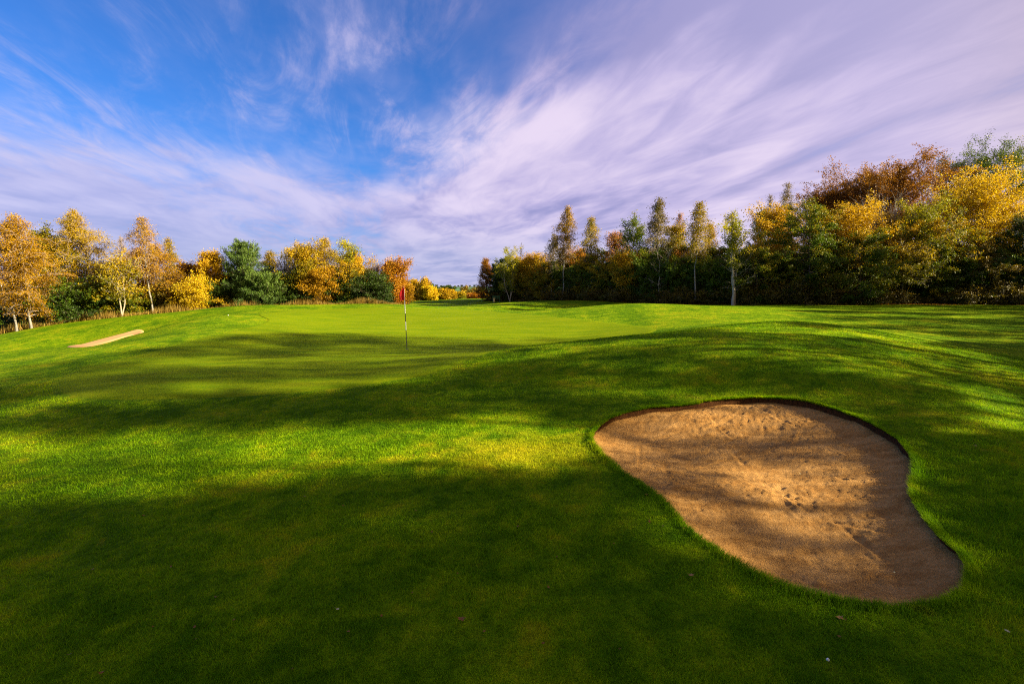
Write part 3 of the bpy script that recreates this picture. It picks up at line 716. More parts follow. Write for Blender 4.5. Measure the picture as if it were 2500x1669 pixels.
# ---- far row beyond the dip, right of the flag
GF = 'distant autumn trees beyond the flag'
for p, Y, top, wd, kd, lf, lab in [
        (1012, 92, 683, 34, 'birch', 'gold', 'distant pointed golden tree, first tall one right of the flag'),
        (1036, 90, 680, 32, 'birch', 'gold', 'distant golden tree with the tallest top beyond the flag'),
        (996, 96, 700, 26, 'broad', 'gold', 'distant low golden tree just right of the flag cloth'),
        (1052, 89, 698, 34, 'broad', 'yellow', 'distant bright yellow tree right of the two pointed ones'),
        (1070, 96, 706, 26, 'broad', 'olive', 'distant olive tree beyond the bright yellow tree'),
        (1086, 95, 705, 26, 'broad', 'gold', 'distant golden tree beside a dark gap'),
        (1101, 97, 708, 24, 'broad', 'gold', 'distant short golden tree left of the brownish tree'),
        (1122, 112, 711, 30, 'broad', 'olive', 'distant brown-olive round tree over the orange hedge'),
        (1136, 135, 698, 34, 'oak', 'brown', 'large dark round tree on the far fairway, left one'),
        (1156, 140, 702, 34, 'oak', 'brown', 'large dark round tree on the far fairway, right one'),
        (1176, 150, 702, 24, 'oak', 'green', 'distant green tree beside the rusty pointed tree'),
        (1130, 128, 718, 26, 'bushy', 'olive', 'distant small olive shrub under the dark round trees'),
        (1147, 125, 716, 26, 'bushy', 'orange', 'distant orange shrub under the dark round trees'),
        (1168, 122, 714, 30, 'bushy', 'orange', 'distant orange-pink shrub near the rusty pointed tree'),
        (1110, 120, 717, 24, 'bushy', 'gold', 'distant golden shrub at the end of the golden row'),
        (1184, 124, 713, 26, 'bushy', 'gold', 'distant golden shrub touching the rusty pointed tree')]:
    plant(kd, p, Y, top, wd, lf, 'bark', 'distant_tree' if kd != 'bushy' else 'distant_shrub', lab, 'tree' if kd != 'bushy' else 'shrub', GF,
          leaves=5000, ls=.26, tw=5, nb=34, spread=.3, vb=.1, cb=.03)
# hedgerow trees on the far ridge
hb = plant_at('oak', -180, 1150, 9, 7, 'dark', 'bark', 'ridge_tree', 'tiny dark tree on the far farmland ridge', 'tree', 'trees on the far ridge', leaves=900, ls=1.4, tw=3, nb=16, spread=1.2)
rs = np.random.RandomState(4)
pl = [(-420 + i * 14 + rs.uniform(-5, 5), 1500 + rs.uniform(-30, 40), rs.uniform(.3, .75), rs.rand() * 6) for i in range(40)]
pl += [(-80 - i * 9 + rs.uniform(-3, 3), 700 + i * 9, rs.uniform(.5, .9), rs.rand() * 6) for i in range(10)]
copies(hb, pl)

# ---- right wood, from the gap to the right edge of the picture
plant('cone', 1190, 72, 632, 46, 'rust', 'bark', 'rusty_tree', 'rusty pointed tree at the left end of the right-hand wood', group=GR, vb=.15, leaves=12000)
plant('layer', 1213, 71, 645, 46, 'dark', 'bark', 'dark_tree', 'near-black green tree between the rusty tree and the pale-stemmed one', group=GR)
plant('vase', 1245, 67, 603, 62, 'lime', 'pale', 'pale_stemmed_tree', 'pale forked trunk with yellow-green leaves near the gap', group=GR, leaves=7000, cb=.2)
plant('layer', 1232, 70, 628, 56, 'green', 'bark', 'green_tree', 'green tree behind the pale forked trunk near the gap', group=GR, vb=.1)
plant('flame', 1278, 68, 628, 62, 'mixed', 'bark', 'mixed_tree', 'green and yellow tree right of the pale forked trunk', group=GR, vb=.15)
plant('flame', 1312, 66, 618, 70, 'mixed', 'bark', 'orange_tree', 'feathery orange-gold tree left of the tallest birch', group=GR, vb=.3)
plant('bare', 1270, 69, 590, 24, 'rust', 'bark', 'bare_tree', 'thin wind-bent bare top left of the feathery orange tree', group=GR, nb=16, multi=1)
plant('layer', 1335, 63, 640, 70, 'olive', 'bark', 'olive_tree', 'olive-brown tree in front of the feathery orange tree', group=GR, vb=.15)
plant('slimbirch', 1345, 62, 572, 44, 'grey', 'birch', 'birch_tree', 'thin grey drooping birch left of the tallest birch', group=GR, leaves=2600)
plant('slimbirch', 1374, 60, 507, 56, 'gold', 'birch', 'birch_tree', 'tallest slender birch of the middle, gold-green with white trunk', group=GR, leaves=7500, vb=-.1)
plant('flame', 1410, 63, 605, 66, 'orange', 'bark', 'orange_tree', 'bright orange tree between the two slender birches', group=GR, vb=.1)
plant('slimbirch', 1443, 58, 531, 50, 'olive', 'birch', 'birch_tree', 'slender olive-green birch with white trunk, right of the bright orange tree', group=GR, leaves=5200, vb=.05)
plant('layer', 1440, 59, 625, 80, 'olive', 'bark', 'green_tree', 'olive-green tree around the foot of the slender green birch', group=GR, vb=.1)
plant('sparse', 1452, 57, 650, 30, 'grey', 'pale', 'small_tree', 'thin grey stem beside the white trunk of the green birch', group=GR, leaves=800)
plant('flame', 1504, 57, 567, 62, 'pink', 'bark', 'pink_tree', 'round pinkish-orange crown between green trees', group=GR, leaves=8000)
plant('layer', 1485, 55, 640, 90, 'olive', 'bark', 'brown_tree', 'dark brown-green tree below the pinkish-orange crown', group=GR)
plant('broad', 1557, 54, 530, 80, 'green', 'bark', 'dark_tree', 'dark green ragged tree left of the tall grey birch', group=GR, cb=.1)
plant('flame', 1535, 52, 615, 70, 'mixed', 'bark', 'mixed_tree', 'yellow-green tree under the ragged dark tree', group=GR, vb=.2)
plant('slimbirch', 1611, 51, 487, 62, 'grey', 'birch', 'birch_tree', 'tall grey-green birch, highest of the three right-hand birches', group=GR, leaves=6500)
plant('bare', 1617, 49, 560, 110, 'grey', 'pale', 'pale_stemmed_tree', 'bare pale tree with wide crooked limbs before the tall grey birch', group=GR, nb=22, multi=2, tw=5, cb=.3, el=(25, 60))
plant('broad', 1645, 53, 550, 60, 'olive', 'bark', 'olive_tree', 'olive-gold tree right behind the tall grey birch', group=GR, vb=.1)
plant('slimbirch', 1660, 55, 520, 34, 'pink', 'birch', 'birch_tree', 'faded thin birch between the tall grey birch and the next birch', group=GR, leaves=1600)
plant('layer', 1655, 51, 620, 100, 'olive', 'bark', 'brown_tree', 'brown-green tree filling the space between the right-hand birches', group=GR, vb=.1)
plant('slimbirch', 1704, 46, 494, 56, 'olive', 'birch', 'birch_tree', 'slender birch with straight white trunk down to the grass', group=GR, leaves=4600, vb=.1, cb=.46)
plant('slimbirch', 1735, 50, 545, 50, 'olive', 'birch', 'birch_tree', 'short olive-gold birch right behind the straight white trunk', group=GR, leaves=4000, vb=.2)
plant('flame', 1690, 51, 610, 70, 'orange', 'bark', 'orange_tree', 'orange-brown crown behind the straight white trunk', group=GR, vb=-.1)
plant('layer', 1765, 46, 635, 100, 'green', 'bark', 'green_tree', 'green hazel-like tree left of the pale crooked stem', group=GR, vb=.1)
plant('sparse', 1800, 42.5, 517, 62, 'lime', 'pale', 'pale_stemmed_tree', 'pale crooked stem with forked top in front of the dark wood', group=GR, leaves=3600, multi=2, cb=.42, lean=(.01, 0), tr=.13)
plant('bare', 1800, 42.8, 600, 80, 'lime', 'pale', 'bare_tree', 'bare spreading branches around the pale crooked stem', group=GR, nb=18, multi=1, tw=4, cb=.35, el=(10, 60))
plant('pine', 1850, 50, 517, 60, 'pine', 'bark', 'pine_tree', 'dark pine top showing between golden crowns on the right', group=GR, leaves=9000)
plant('flame', 1895, 47, 500, 110, 'gold', 'bark', 'golden_tree', 'golden-orange crown left of the big green rounded tree', group=GR, vb=.32, leaves=20000)
plant('birch', 1883, 54, 480, 40, 'grey', 'twig', 'birch_tree', 'thin grey birch top above the golden-orange crown', group=GR, leaves=4500)
plant('birch', 1937, 54, 448, 62, 'grey', 'twig', 'birch_tree', 'grey-brown birch top rising highest above the golden crowns', group=GR, leaves=8000)
plant('birch', 1978, 56, 482, 50, 'grey', 'twig', 'birch_tree', 'wispy grey birch tops left of the rusty oak', group=GR, leaves=2400)
plant('layer', 1850, 43.5, 600, 120, 'mixed', 'bark', 'mixed_tree', 'dark green-gold tree right of the pale crooked stem', group=GR, leaves=17000, vb=-.2)
plant('layer', 1985, 42.5, 500, 150, 'mixed', 'bark', 'green_tree', 'big green rounded tree with gold edges, dark below', group=GR, leaves=26000, vb=-.22, nb=60)
plant('flame', 2085, 44.5, 497, 140, 'gold', 'bark', 'golden_tree', 'orange-gold lit crown in front of the rusty oak', group=GR, leaves=24000, vb=.25)
plant('layer', 2110, 42.3, 560, 150, 'mixed', 'bark', 'green_tree', 'dark layered tree with gold-edged boughs below the orange-gold crown', group=GR, leaves=24000, vb=-.18, nb=56)
plant('oak', 2150, 58, 393, 270, 'rust', 'bark', 'oak_tree', 'great rusty-red oak towering behind the right-hand wood', group=GR, leaves=100000, nb=130, ls=.145, gapf=.4, spread=.16)
plant('oak', 2025, 58, 455, 120, 'rust', 'bark', 'oak_tree', 'lower rust-brown oak on the left shoulder of the great rusty oak', group=GR, leaves=34000, spread=.16)
plant('bare', 2165, 50, 440, 130, 'rust', 'pale', 'bare_tree', 'silvery bare tree spreading in front of the great rusty oak', group=GR, nb=90, tw=9, multi=5)
plant('bare', 2080, 50, 490, 70, 'rust', 'twig', 'bare_tree', 'low silvery bare twigs left of the large bare tree', group=GR, nb=40, tw=8)
plant('oak', 2325, 60, 388, 110, 'green', 'bark', 'oak_tree', 'sparse green oak top between the rusty oak and the yellow tree', group=GR, leaves=12000)
plant('oak', 2445, 58, 353, 190, 'green', 'bark', 'oak_tree', 'tallest green oak at the upper right corner of the wood', group=GR, leaves=44000)
plant('flame', 2405, 46, 415, 175, 'yellow', 'bark', 'yellow_tree', 'brilliant yellow tree near the right edge', group=GR, leaves=46000, ls=.12, nb=110, cb=.2, vb=.15, spread=.18)
plant('flame', 2255, 44.5, 490, 130, 'lime', 'pale', 'ash_tree', 'yellow-green feathery tree left of the brilliant yellow tree', group=GR, leaves=15000)
plant('flame', 2195, 46, 520, 110, 'gold', 'bark', 'orange_tree', 'orange-brown tree left of the yellow-green feathery tree', group=GR, leaves=13000)
plant('layer', 2210, 42.5, 590, 110, 'olive', 'pale', 'olive_tree', 'shaded olive tree with a thin pale leaning trunk', group=GR, leaves=9000, lean=(.08, 0), cb=.35)
plant('layer', 2300, 43, 530, 130, 'mixed', 'bark', 'olive_tree', 'shaded green tree directly below the yellow-green feathery tree', group=GR, leaves=15000, vb=-.05)
plant('layer', 2400, 42.5, 600, 140, 'brown', 'bark', 'brown_tree', 'dark brown-green tree under the brilliant yellow tree', group=GR, leaves=15000)
plant('layer', 2500, 43, 530, 150, 'dark', 'bark', 'dark_tree', 'black-green tree cut off by the right edge of the picture', group=GR, leaves=20000, nb=76)
rs = np.random.RandomState(31)
b = plant_at('layer', pxp(1230, 74), 74, 5.0, 2.2, 'green', 'bark', 'understory_tree', 'dark tree in the deep shade inside the right-hand wood', 'tree', 'shaded trees inside the right wood', leaves=12000)
edge_y = lambda X: float(np.interp(X, WOOD_EDGE_R[:, 0], WOOD_EDGE_R[:, 1]))
pl = []
for i, p in enumerate(range(1255, 2620, 34)):
    for row in (1, 2):
        X = pxp(p, 45); Y = edge_y(X)
        for _ in range(4): X = pxp(p + rs.uniform(-6, 6), Y); Y = edge_y(X) + 2.0 * row + rs.uniform(0, .8)
        pl.append((X, Y + (3 if row == 2 else 0), rs.uniform(.72, 1.0) * (1.15 if row == 2 else 1), rs.rand() * 6))
copies(b, pl)
b = plant_at('bushy', pxp(1215, 70.5), 70.5, 1.5, 1.6, 'brown', 'bark', 'edge_shrub', 'low brown-green shrub along the foot of the right-hand wood', 'shrub', 'shrubs along the foot of the right wood', leaves=4000, ls=.12)
pl = []
for p in range(1235, 2560, 36):
    X = pxp(p, 45); Y = edge_y(X)
    for _ in range(4): X = pxp(p + rs.uniform(-10, 10), Y); Y = edge_y(X) + .7
    pl.append((X, Y + rs.uniform(-.3, .8), rs.uniform(.35, 1.5), rs.rand() * 6))
copies(b, pl)
print('right wood', time.time() - T0)

# ---- trees outside the picture on the right and behind, whose shadows cross the grass
GO = 'trees beside the hole outside the picture'
# their unseen crowns are thinned to shape these sunlit patches of the grass (columns, rows of the photograph)
LITP = [  # cx, cy, rx, ry, tilt in degrees, how open
    (900, 873, 360, 7, -1.5, .85), (380, 893, 200, 9, -7, .6), (680, 940, 400, 17, -2, .8), (1020, 908, 160, 10, -7, .6), (130, 985, 230, 14, -2, .5), (1280, 868, 200, 8, -8, .7),
    (1150, 962, 150, 24, -4, .35), (1550, 892, 150, 13, 3, .7), (1380, 925, 120, 12, 3, .35), (1800, 868, 140, 12, 4, .6), (1750, 915, 120, 12, 5, .35), (1500, 838, 220, 7, -3, .75),
    (1930, 806, 230, 13, 3, .85), (1700, 790, 260, 9, -2, .8), (2150, 816, 190, 13, 3, .95), (2400, 772, 100, 5, 0, .8), (2300, 855, 200, 7, 8, .7), (1750, 751, 260, 4, 1, .9), (2150, 783, 140, 5, 0, .5),
    (2425, 992, 110, 48, 25, .9), (2280, 985, 70, 18, 10, .4), (2440, 905, 80, 16, 10, .6), (2100, 905, 130, 12, 8, .4), (2330, 1130, 110, 14, 45, .55), (2270, 1270, 60, 12, 45, .3),
    (1960, 1195, 210, 80, 20, 1.0), (1790, 1320, 200, 46, 28, .75), (1580, 1130, 130, 80, 40, .6), (1900, 1230, 460, 280, 30, .40), (2130, 1390, 240, 90, 20, .55), (650, 905, 600, 66, -3, .42), (780, 832, 480, 16, -1, .26),
    (1850, 845, 560, 70, 3, .32), (2250, 800, 330, 45, 2, .30), (1200, 935, 380, 70, -3, .20), (1450, 862, 320, 34, -2, .30), (820, 846, 400, 4, -1, .45), (1650, 920, 300, 50, 0, .18), (2330, 950, 260, 110, 20, .22), (1000, 1290, 260, 50, -3, .14), (1500, 1420, 260, 60, 0, .08)]
_bt = (np.array([0, 400, 700, 1000, 1250, 1440, 1500]), np.array([1064, 1046, 1036, 1010, 1000, 1040, 1060]))
_bb = (np.array([0, 400, 650, 900, 1100, 1250, 1440, 1520]), np.array([1232, 1214, 1180, 1160, 1150, 1146, 1146, 1130]))


def wanted_sun(x, y):                             # how much sun the thinned crowns should let onto the ground point, 0..1
    dz = T(x, y) - CAM_Z; zc_ = np.maximum(y * math.cos(PITCH) - dz * math.sin(PITCH), .3); yc_ = y * math.sin(PITCH) + dz * math.cos(PITCH)
    X, Y = 1250 + FPX * x / zc_, 834.5 - FPX * yc_ / zc_
    Y = Y + (Y > 930) * (9 * np.sin(X / 57 + 2 * np.sin(Y / 41)) + 6 * np.sin(X / 21 + Y / 17))      # ragged edges for the lit patches
    L = np.zeros(len(x)); sm = lambda q: np.clip(q, 0, 1) ** 2 * (3 - 2 * np.clip(q, 0, 1))
    for cx, cy, rx, ry, t_, k in LITP:
        c, s_ = math.cos(R(t_)), math.sin(R(t_)); a = ((X - cx) * c + (Y - cy) * s_) / rx; b = (-(X - cx) * s_ + (Y - cy) * c) / ry
        L = np.maximum(L, k * sm((1.25 - np.hypot(a, b)) / .5))
    tp, bt = np.interp(X, *_bt), np.interp(X, *_bb)
    band = sm((Y - tp + 22) / 60) * sm((bt - Y + 30) / 64) * sm((1520 - X) / 60) * np.interp(X, [0, 500, 1000, 1250], [.75, .8, .9, 1.0]); L = np.maximum(L, band)
    edge = np.interp(X, [-400, 0, 300, 600, 1300, 1620, 1700], [960, 898, 856, 814, 810, 800, 740]); L = np.maximum(L, sm((edge - Y + 5) / 9))
    L = np.maximum(L, .8 * (Y < 742)); L = np.where((X < -120), .5, L)
    return L


def open_gaps(leaf_me, loc, seed):
    n = len(leaf_me.polygons); co = np.empty(n * 12, np.float32); leaf_me.vertices.foreach_get('co', co); Vq = co.reshape(n, 4, 3); c = Vq.mean(1) + np.array(loc)
    d = SUND; z = np.zeros(n); up = 0
    for _ in range(3):
        t_ = (c[:, 2] - z) / d[2]; gx0, gy0 = c[:, 0] - d[0] * t_, c[:, 1] - d[1] * t_; z = T(gx0, gy0)
        if _ == 1: bd_ = poly_dist(BUNK, gx0, gy0)[0]; up = .16 * np.clip(bd_ / .6, 0, 1)
        z = z - up
    keep = np.random.RandomState(seed).rand(n) < -np.log(np.clip(wanted_sun(gx0, gy0), .008, 1)) / 4.8
    v = np.empty(n, np.float32); leaf_me.attributes['v'].data.foreach_get('value', v)
    m = int(keep.sum())
    return mesh_np('leaves', Vq[keep].reshape(-1, 3), np.arange(m * 4).reshape(-1, 4), {'v': ('FACE', v[keep])}, smooth=False)


TB = math.tan(SUN_BACK)
SH = []                                         # X, Y, height, crown radius, crown base, leaves
for i, y18 in enumerate([-12, -9, -6.6, -4.4, -2.3, -.2, 1.8, 3.8, 5.8, 7.9, 9.9, 12.0, 14.0, 16.0]):
    X = 18.5 + (i % 3) * 1.6 + max(0, y18 - 8) * .75; SH.append((X, y18 - TB * (X - 18), 13.6 + .43 * (X - 18) + (i % 2) * .5, 2.1, .08, 17000))
for i, y18 in enumerate([-11, -8, -5.5, -3.2, -1, 1.2, 5.2, 7.2, 10.5, 13.4]):   # a second row behind
    X = 25 + (i % 2) * 1.5 + max(0, y18 - 8) * .75; SH.append((X, y18 - TB * (X - 18), 13.4 + .43 * (X - 18), 2.1, .08, 15000))
for i, (X, Y) in enumerate([(31, 17.5), (36, 21), (44, 16), (45, 20), (44, 24), (45, 28), (44.5, 32), (45, 36), (37, 26), (30, 13)]):
    SH.append((X, Y, 9 if X < 40 else 12.5, 2.3, .08, 17000))
for i, (X, Y, H, Rr, cb_, lv) in enumerate(SH):
    r_ = plant_at('layer', X, Y, H, Rr, 'mixed', 'bark', 'side_tree', 'autumn tree outside the picture on the right that shades the grass', 'tree', GO,
                  leaves=lv, ls=.19, cb=cb_, nb=30, tw=3, seed=900 + i, gapf=.05, spread=.45)
    for c_ in r_.children:
        if c_.name.startswith('crown'): c_.data = open_gaps(c_.data, r_.location, i); c_.data.materials.append(LM['mixed'])
for i, (X, Y) in enumerate([(47.5, 41), (52, 43), (57, 41.5), (50, 46), (62, 43)]):
    plant_at('layer', X, Y, 9.5 + i % 3, 2.8, 'mixed', 'bark', 'side_tree', 'autumn tree outside the picture on the right that shades the grass', 'tree', GO, leaves=9000, ls=.2, nb=40, tw=5)
print('side trees', time.time() - T0)

# ------------------------------------------------------------------ tall dry grass under the left wood, fallen leaves
rs = np.random.RandomState(8); n = 16000
q = rs.rand(n); X = np.interp(q, np.linspace(0, 1, len(WOOD_EDGE_L)), WOOD_EDGE_L[:, 0]) + rs.randn(n) * .2
X = np.r_[X, rs.uniform(-14, -10.5, 3000)]; n = len(X)
Y = np.interp(X, WOOD_EDGE_L[:, 0], WOOD_EDGE_L[:, 1]) + rs.uniform(-.9, 1.2, n)
h = rs.uniform(.15, .55, n) * (1 + .5 * np.sin(X * 1.3)); az = rs.rand(n) * 6.28; z = T(X, Y)
V = np.empty((n, 3, 3)); wd = .016
V[:, 0] = np.stack([X - np.cos(az) * wd, Y - np.sin(az) * wd, z - .02], -1); V[:, 1] = np.stack([X + np.cos(az) * wd, Y + np.sin(az) * wd, z - .02], -1)
V[:, 2] = np.stack([X + rs.randn(n) * .1, Y + rs.randn(n) * .1, z + h], -1)
MDRY = leafmat('dry_straw', [(0, (.10, .07, .012)), (.5, (.30, .19, .05)), (1, (.46, .32, .12))])
g = link('dry_grass', mesh_np('dry_grass', V.reshape(-1, 3), np.arange(n * 3).reshape(-1, 3), {'v': ('FACE', rs.rand(n))}, smooth=False), MDRY)
tag(g, 'tall straw-coloured grass along the foot of the left-hand trees', 'grass', kind='stuff')

# ------------------------------------------------------------------ flagstick
hx, hy, hz = at_Y(993.5, 854.5, 18.0); hz = T1(hx, hy) + .02
fs = empty('flagstick', (hx, hy, hz), label='red flag on a thin white and black banded pole in the putting green', cat='golf flag')
MWHITE = plain('white_paint', (.78, .78, .76), .4, .06); MBLACK = plain('black_paint', (.015, .015, .017), .45, .2); MRED = plain('red_cloth', (.52, .008, .012), .75, .18, 9)
top = 2.20; ln_ = -.055                          # the pole leans a little to the left
def pole_seg(a, b, r): return [(ln_ * a / top, 0, a), (ln_ * b / top, 0, b)], [r, r]
for a, b_, m_ in ((0, .68, MBLACK), (.68, .98, MWHITE), (.98, 1.27, MBLACK), (1.27, 2.215, MWHITE)):
    G = Geo(); G.tube(*pole_seg(a, b_, .014), 10); link('pole_band', G.mesh('pole_band'), m_, fs)
G = Geo(); th = np.linspace(0, 2 * PI, 21)[:-1]
ring = np.stack([np.cos(th), np.sin(th)], -1); Vv = np.r_[np.c_[ring * .054, np.full(20, .0)], np.c_[ring * .054, np.full(20, -.10)], [[0, 0, -.10]]]
i = np.arange(20); G.add(Vv, np.stack([i, (i + 1) % 20, 20 + (i + 1) % 20, 20 + i], -1)); G.add(Vv[20:], np.stack([i, (i + 1) % 20, np.full(20, 20)], -1))
link('hole_cup', G.mesh('hole_cup'), MBLACK, fs)
Vv = np.r_[np.c_[ring * .055, np.full(20, .003)], [[0, 0, .003]]]; G = Geo(); G.add(Vv, np.stack([i, (i + 1) % 20, np.full(20, 20)], -1)); link('hole', G.mesh('hole'), MBLACK, fs)
# limp cloth, folded towards the pole: round-bottomed outline hanging to the left
outl = [(0, 2.20), (-.075, 2.12), (-.145, 2.03), (-.168, 1.93), (-.163, 1.83), (-.135, 1.745), (-.08, 1.73), (0, 1.735)]
Lx = np.array([p[0] for p in outl]); Lz = np.array([p[1] for p in outl])
nz, nu = 26, 16; zz_ = np.linspace(1.733, 2.20, nz); lft = np.interp(-zz_, -Lz[:-1], Lx[:-1]); lft[0] = -.09
Vc = []
for k_, z0 in enumerate(zz_):
    for j in range(nu):
        uq = j / (nu - 1); Vc.append((ln_ * z0 / top + .012 + lft[k_] * uq + (-.012 if uq else 0) * uq, .05 * math.sin(uq * 7.5 + z0 * 2.2) * uq ** .6 - .02 * uq, z0 + .01 * math.sin(uq * 5)))
Vc = np.array(Vc); ii = (np.arange(nz - 1)[:, None] * nu + np.arange(nu - 1)).ravel()
o = link('flag', mesh_np('flag', Vc, np.stack([ii, ii + 1, ii + nu + 1, ii + nu], -1)), MRED, fs)
md = o.modifiers.new('thick', 'SOLIDIFY'); md.thickness = .003

# ------------------------------------------------------------------ small things
def box(G, c, s, rz=0.0, taper=1.0):
    x, y, z = s; P = np.array([(sx * x / 2 * (taper if sz < 0 else 1), sy * y / 2 * (taper if sz < 0 else 1), sz * z / 2) for sz in (-1, 1) for sx, sy in ((-1, -1), (1, -1), (1, 1), (-1, 1))], float)
    ca, sa = math.cos(rz), math.sin(rz); P = np.c_[P[:, 0] * ca - P[:, 1] * sa, P[:, 0] * sa + P[:, 1] * ca, P[:, 2]] + np.array(c)
    G.add(P, np.array([(0, 3, 2, 1), (4, 5, 6, 7), (0, 1, 5, 4), (1, 2, 6, 5), (2, 3, 7, 6), (3, 0, 4, 7)]))


X, Y = ray(1000, 733)[0] * 62, 62; z = T1(X, Y)
tb = empty('litter_bin', (X, Y, z), label='small dark bin on a stand beyond the green, right of the flag', cat='bin')
zt = at_Y(1000, 729, 62)[2] - z
G = Geo(); box(G, (0, 0, zt - .05), (.34, .30, .48), 0, .82); link('bin_body', G.mesh('bin_body', False), MBLACK, tb)
G = Geo(); box(G, (0, 0, zt + .21), (.38, .34, .035)); link('rim', G.mesh('rim', False), MBLACK, tb)
G = Geo(); G.tube([(0, 0, -.1), (0, 0, max(.1, zt - .28))], [.03, .03], 8); link('stand', G.mesh('stand'), MBLACK, tb)
X = ray(995, 733)[0] * 62; z = T1(X, 62); zt = at_Y(995, 724, 62)[2] - z
MDG = plain('green_paint', (.01, .10, .05), .5, .2)
bp = empty('marker_post', (X, 62, z), label='slim dark green post beside the small bin', cat='post')
G = Geo(); G.tube([(0, 0, -.1), (0, 0, zt)], [.035, .035], 8); link('post', G.mesh('post'), MDG, bp)
G = Geo(); box(G, (0, 0, zt + .04), (.16, .05, .12)); link('plate', G.mesh('plate', False), MDG, bp)
X, Y = ray(1212, 733)[0] * 66, 66; z = T1(X, Y); zt = at_Y(1212, 727, 66)[2] - z
gb = empty('bench', (X, Y, z), rz=.2, label='small dark green bench at the foot of the near-black green tree', cat='bench')
zs_ = max(.35, zt - .1)
G = Geo(); [box(G, (0, dy, zs_), (1.0, .10, .03)) for dy in (-.14, 0, .14)]; link('seat', G.mesh('seat', False), MDG, gb)
G = Geo(); [box(G, (0, .24, zs_ + dz), (1.0, .03, .10)) for dz in (.16, .30)]; link('backrest', G.mesh('backrest', False), MDG, gb)
for sx_ in (-.42, .42):
    G = Geo(); box(G, (sx_, -.14, zs_ / 2), (.05, .05, zs_)); link('leg', G.mesh('leg', False), MDG, gb)
    G = Geo(); box(G, (sx_, .225, (zs_ + .35) / 2), (.05, .04, zs_ + .35)); link('leg', G.mesh('leg', False), MDG, gb)
X = ray(1206, 733)[0] * 65.5; z = T1(X, 65.5)
G = Geo(); box(G, (0, 0, .35), (.22, .18, .42), .3, .8); box(G, (0, 0, .58), (.26, .22, .04), .3); G.tube([(0, 0, -.1), (0, 0, .2)], [.03, .03], 8)
o = link('tee_box_marker', G.mesh('tee_box_marker', False), plain('cream_paint', (.6, .5, .25), .6), loc=(X, 65.5, z)); tag(o, 'small cream marker box left of the green bench', 'marker')

MBALL, t = mat('ball_white')
dm = t.n('ShaderNodeTexVoronoi', {'Vector': t.n('ShaderNodeTexCoord').outputs['Object'], 'Scale': 260.0})
out(t, t.n('ShaderNodeBsdfPrincipled', {'Base Color': (.85, .85, .83, 1), 'Roughness': .35, 'Normal': t.n('ShaderNodeBump', {'Height': dm.outputs['Distance'], 'Strength': .4, 'Distance': .002}).outputs[0]}).outputs[0])


def ball(px, py, label, rad=.0214):
    X, Y = onto(px, py); G = Geo(); a = np.linspace(0, PI, 14); Vs = np.array([(math.sin(p) * math.cos(q), math.sin(p) * math.sin(q), math.cos(p)) for p in a for q in np.arange(20) * PI / 10]) * rad
    i = np.arange(13)[:, None] * 20; j = np.arange(20)[None]; k = (j + 1) % 20
    G.add(Vs, np.stack([i + j, i + 20 + j, i + 20 + k, i + k], -1).reshape(-1, 4))
    o = link('golf_ball', G.mesh('golf_ball'), MBALL, loc=(X, Y, T1(X, Y) + rad * .75)); tag(o, label, 'golf ball')


ball(557, 770, 'white golf ball on the sunlit grass left of the green')
ball(2021, 1612, 'tiny white ball in the dark grass below the bunker', .010)
MLEAF = {k: leafmat('fallen_' + k, [(0, c), (1, tuple(q * 1.4 for q in c))], .1) for k, c in
         {'red': (.26, .10, .02), 'tan': (.36, .18, .07), 'pale': (.55, .52, .48)}.items()}


def fallen(px, py, size, col, rz, label, sand=False):
    X, Y = onto(px, py); rs = np.random.RandomState(int(px)); n = 18; G = Geo()
    a = np.arange(n) * 2 * PI / n; rr = size * (.62 + .30 * np.cos(a * 5) * (np.cos(a / 2) ** 2) + .12 * rs.rand(n))
    P = [(0, 0, .004)] + [(rr[i] * math.cos(a[i]) * 1.15, rr[i] * math.sin(a[i]) * .8, .25 * size * (math.cos(a[i] * 2 + rz) * .5 + .5) + .2 * size * rs.rand()) for i in range(n)]
    P = np.array(P); i = np.arange(n); G.add(P, np.stack([np.zeros(n, int), 1 + i, 1 + (i + 1) % n], -1)); G.tube([(-size * .6, 0, .01), (-size * 1.3, .1 * size, .02)], [.0012, .0008], 4)
    z = T1(X, Y) + .022
    if sand:
        d_, si_ = poly_dist(BUNK, np.array([X]), np.array([Y])); z = T1(X, Y) - float(.04 + .14 * (1 - math.exp(-d_[0] / .8))) + .006
    me = G.mesh('fallen_leaf'); at = me.attributes.new('v', 'FLOAT', 'POINT')
    o = link('fallen_leaf', me, MLEAF[col], loc=(X, Y, z), rz=rz); tag(o, label, 'leaf', 'fallen leaves')


fallen(1127, 1518, .032, 'red', .1, 'curled red-brown leaf in the dark grass below the picture centre')
fallen(825, 1493, .016, 'pale', .6, 'small pale scrap on the shaded grass left of the red-brown leaf')
fallen(2050, 1515, .030, 'tan', .3, 'tan dead leaf just below the bunker rim')
fallen(1687, 1410, .028, 'tan', .2, 'brownish leaf on the grass left of the bunker')
fallen(1577, 1212, .026, 'red', 1.2, 'small brown leaf at the left rim of the bunker')
fallen(2380, 1092, .030, 'tan', .4, 'tan leaf on the slope right of the bunker')
fallen(475, 1537, .016, 'red', 2.0, 'tiny dark red leaf in the lower left grass')
fallen(905, 1014, .030, 'red', .8, 'small reddish leaf in the shadow below the green')
fallen(2458, 1548, .020, 'pale', 1.5, 'pale scrap in the grass near the lower right corner')
fallen(2185, 1370, .014, 'pale', 1.0, 'whitish chip lying on the near end of the sand', True)
fallen(1955, 1130, .018, 'pale', .3, 'pale flake on the sunlit middle of the sand', True)
fallen(249, 1649, .018, 'red', .9, 'dark red leaf at the bottom edge, left part')
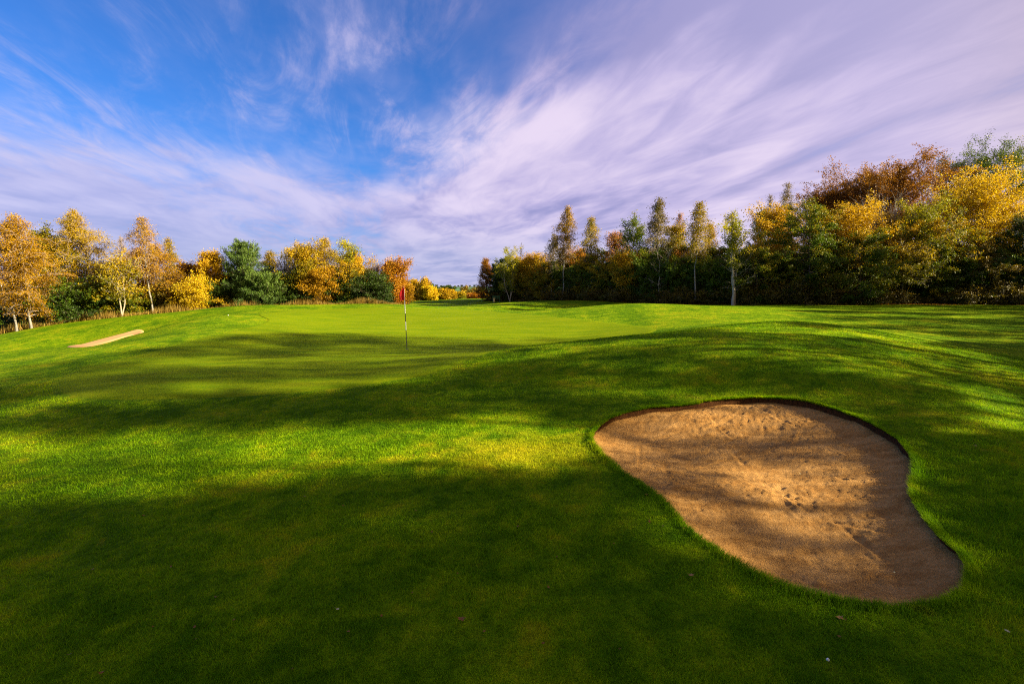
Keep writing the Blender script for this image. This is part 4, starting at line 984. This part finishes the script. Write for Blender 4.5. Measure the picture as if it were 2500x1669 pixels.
def proj(x, y, z):
    dz = z - CAM_Z; zc_ = y * math.cos(PITCH) - dz * math.sin(PITCH); yc_ = y * math.sin(PITCH) + dz * math.cos(PITCH)
    return 1250 + FPX * x / zc_, 834.5 - FPX * yc_ / zc_
if False:
    for c in (200, 260, 320, 360):
        Ys = np.arange(15, 40, 1.0); a_ = ray(c, 820)[0]; zz = T(a_ * Ys, Ys)
        print(c, [(int(y), int(proj(a_ * y, y, z)[1])) for y, z in zip(Ys, zz)])
rs = np.random.RandomState(52); src = [o for o in C.objects if o.name.startswith('fallen_leaf')][0]
k = 0
while k < 55:
    ppx, ppy = rs.uniform(40, 2460), 900 + 740 * rs.rand() ** 1.3
    X, Y = onto(ppx, ppy)
    if poly_dist(BUNK, np.array([X]), np.array([Y]))[0][0] > -.1: continue
    k += 1; c = src.copy(); C.objects.link(c); c.location = (X, Y, T1(X, Y) + .016); c.rotation_euler = (rs.uniform(-.4, .4), rs.uniform(-.4, .4), rs.rand() * 6); q = rs.uniform(.28, .62); c.scale = (q, q, q)
    c['label'] = 'tiny brown fleck of a dead leaf lying loose on the mown grass'; c['group'] = 'tiny scattered leaf flecks'
rs = np.random.RandomState(9); n = 9000
X = rs.uniform(5, 41, n); Y = np.interp(X, WOOD_EDGE_R[:, 0], WOOD_EDGE_R[:, 1]) + rs.uniform(-1.3, 1.5, n) + .5 * np.sin(X * .9)
z = T(X, Y); a = rs.rand(n) * 6.28; q = rs.uniform(.03, .07, n); Vl = np.empty((n, 4, 3)); tl = rs.randn(n, 2) * .02
for i_, (cx, cy) in enumerate(((-1, 0), (0, .6), (1, 0), (0, -.6))):
    Vl[:, i_] = np.stack([X + (cx * np.cos(a) - cy * np.sin(a)) * q, Y + (cx * np.sin(a) + cy * np.cos(a)) * q, z + .03 + cx * tl[:, 0] + cy * tl[:, 1]], -1)
g = link('leaf_litter', mesh_np('leaf_litter', Vl.reshape(-1, 3), np.arange(n * 4).reshape(-1, 4), {'v': ('FACE', rs.rand(n))}, smooth=False), LM['rust'])
tag(g, 'fallen russet leaves strewn along the foot of the right-hand wood', 'leaf litter', kind='stuff')
print('done', time.time() - T0)
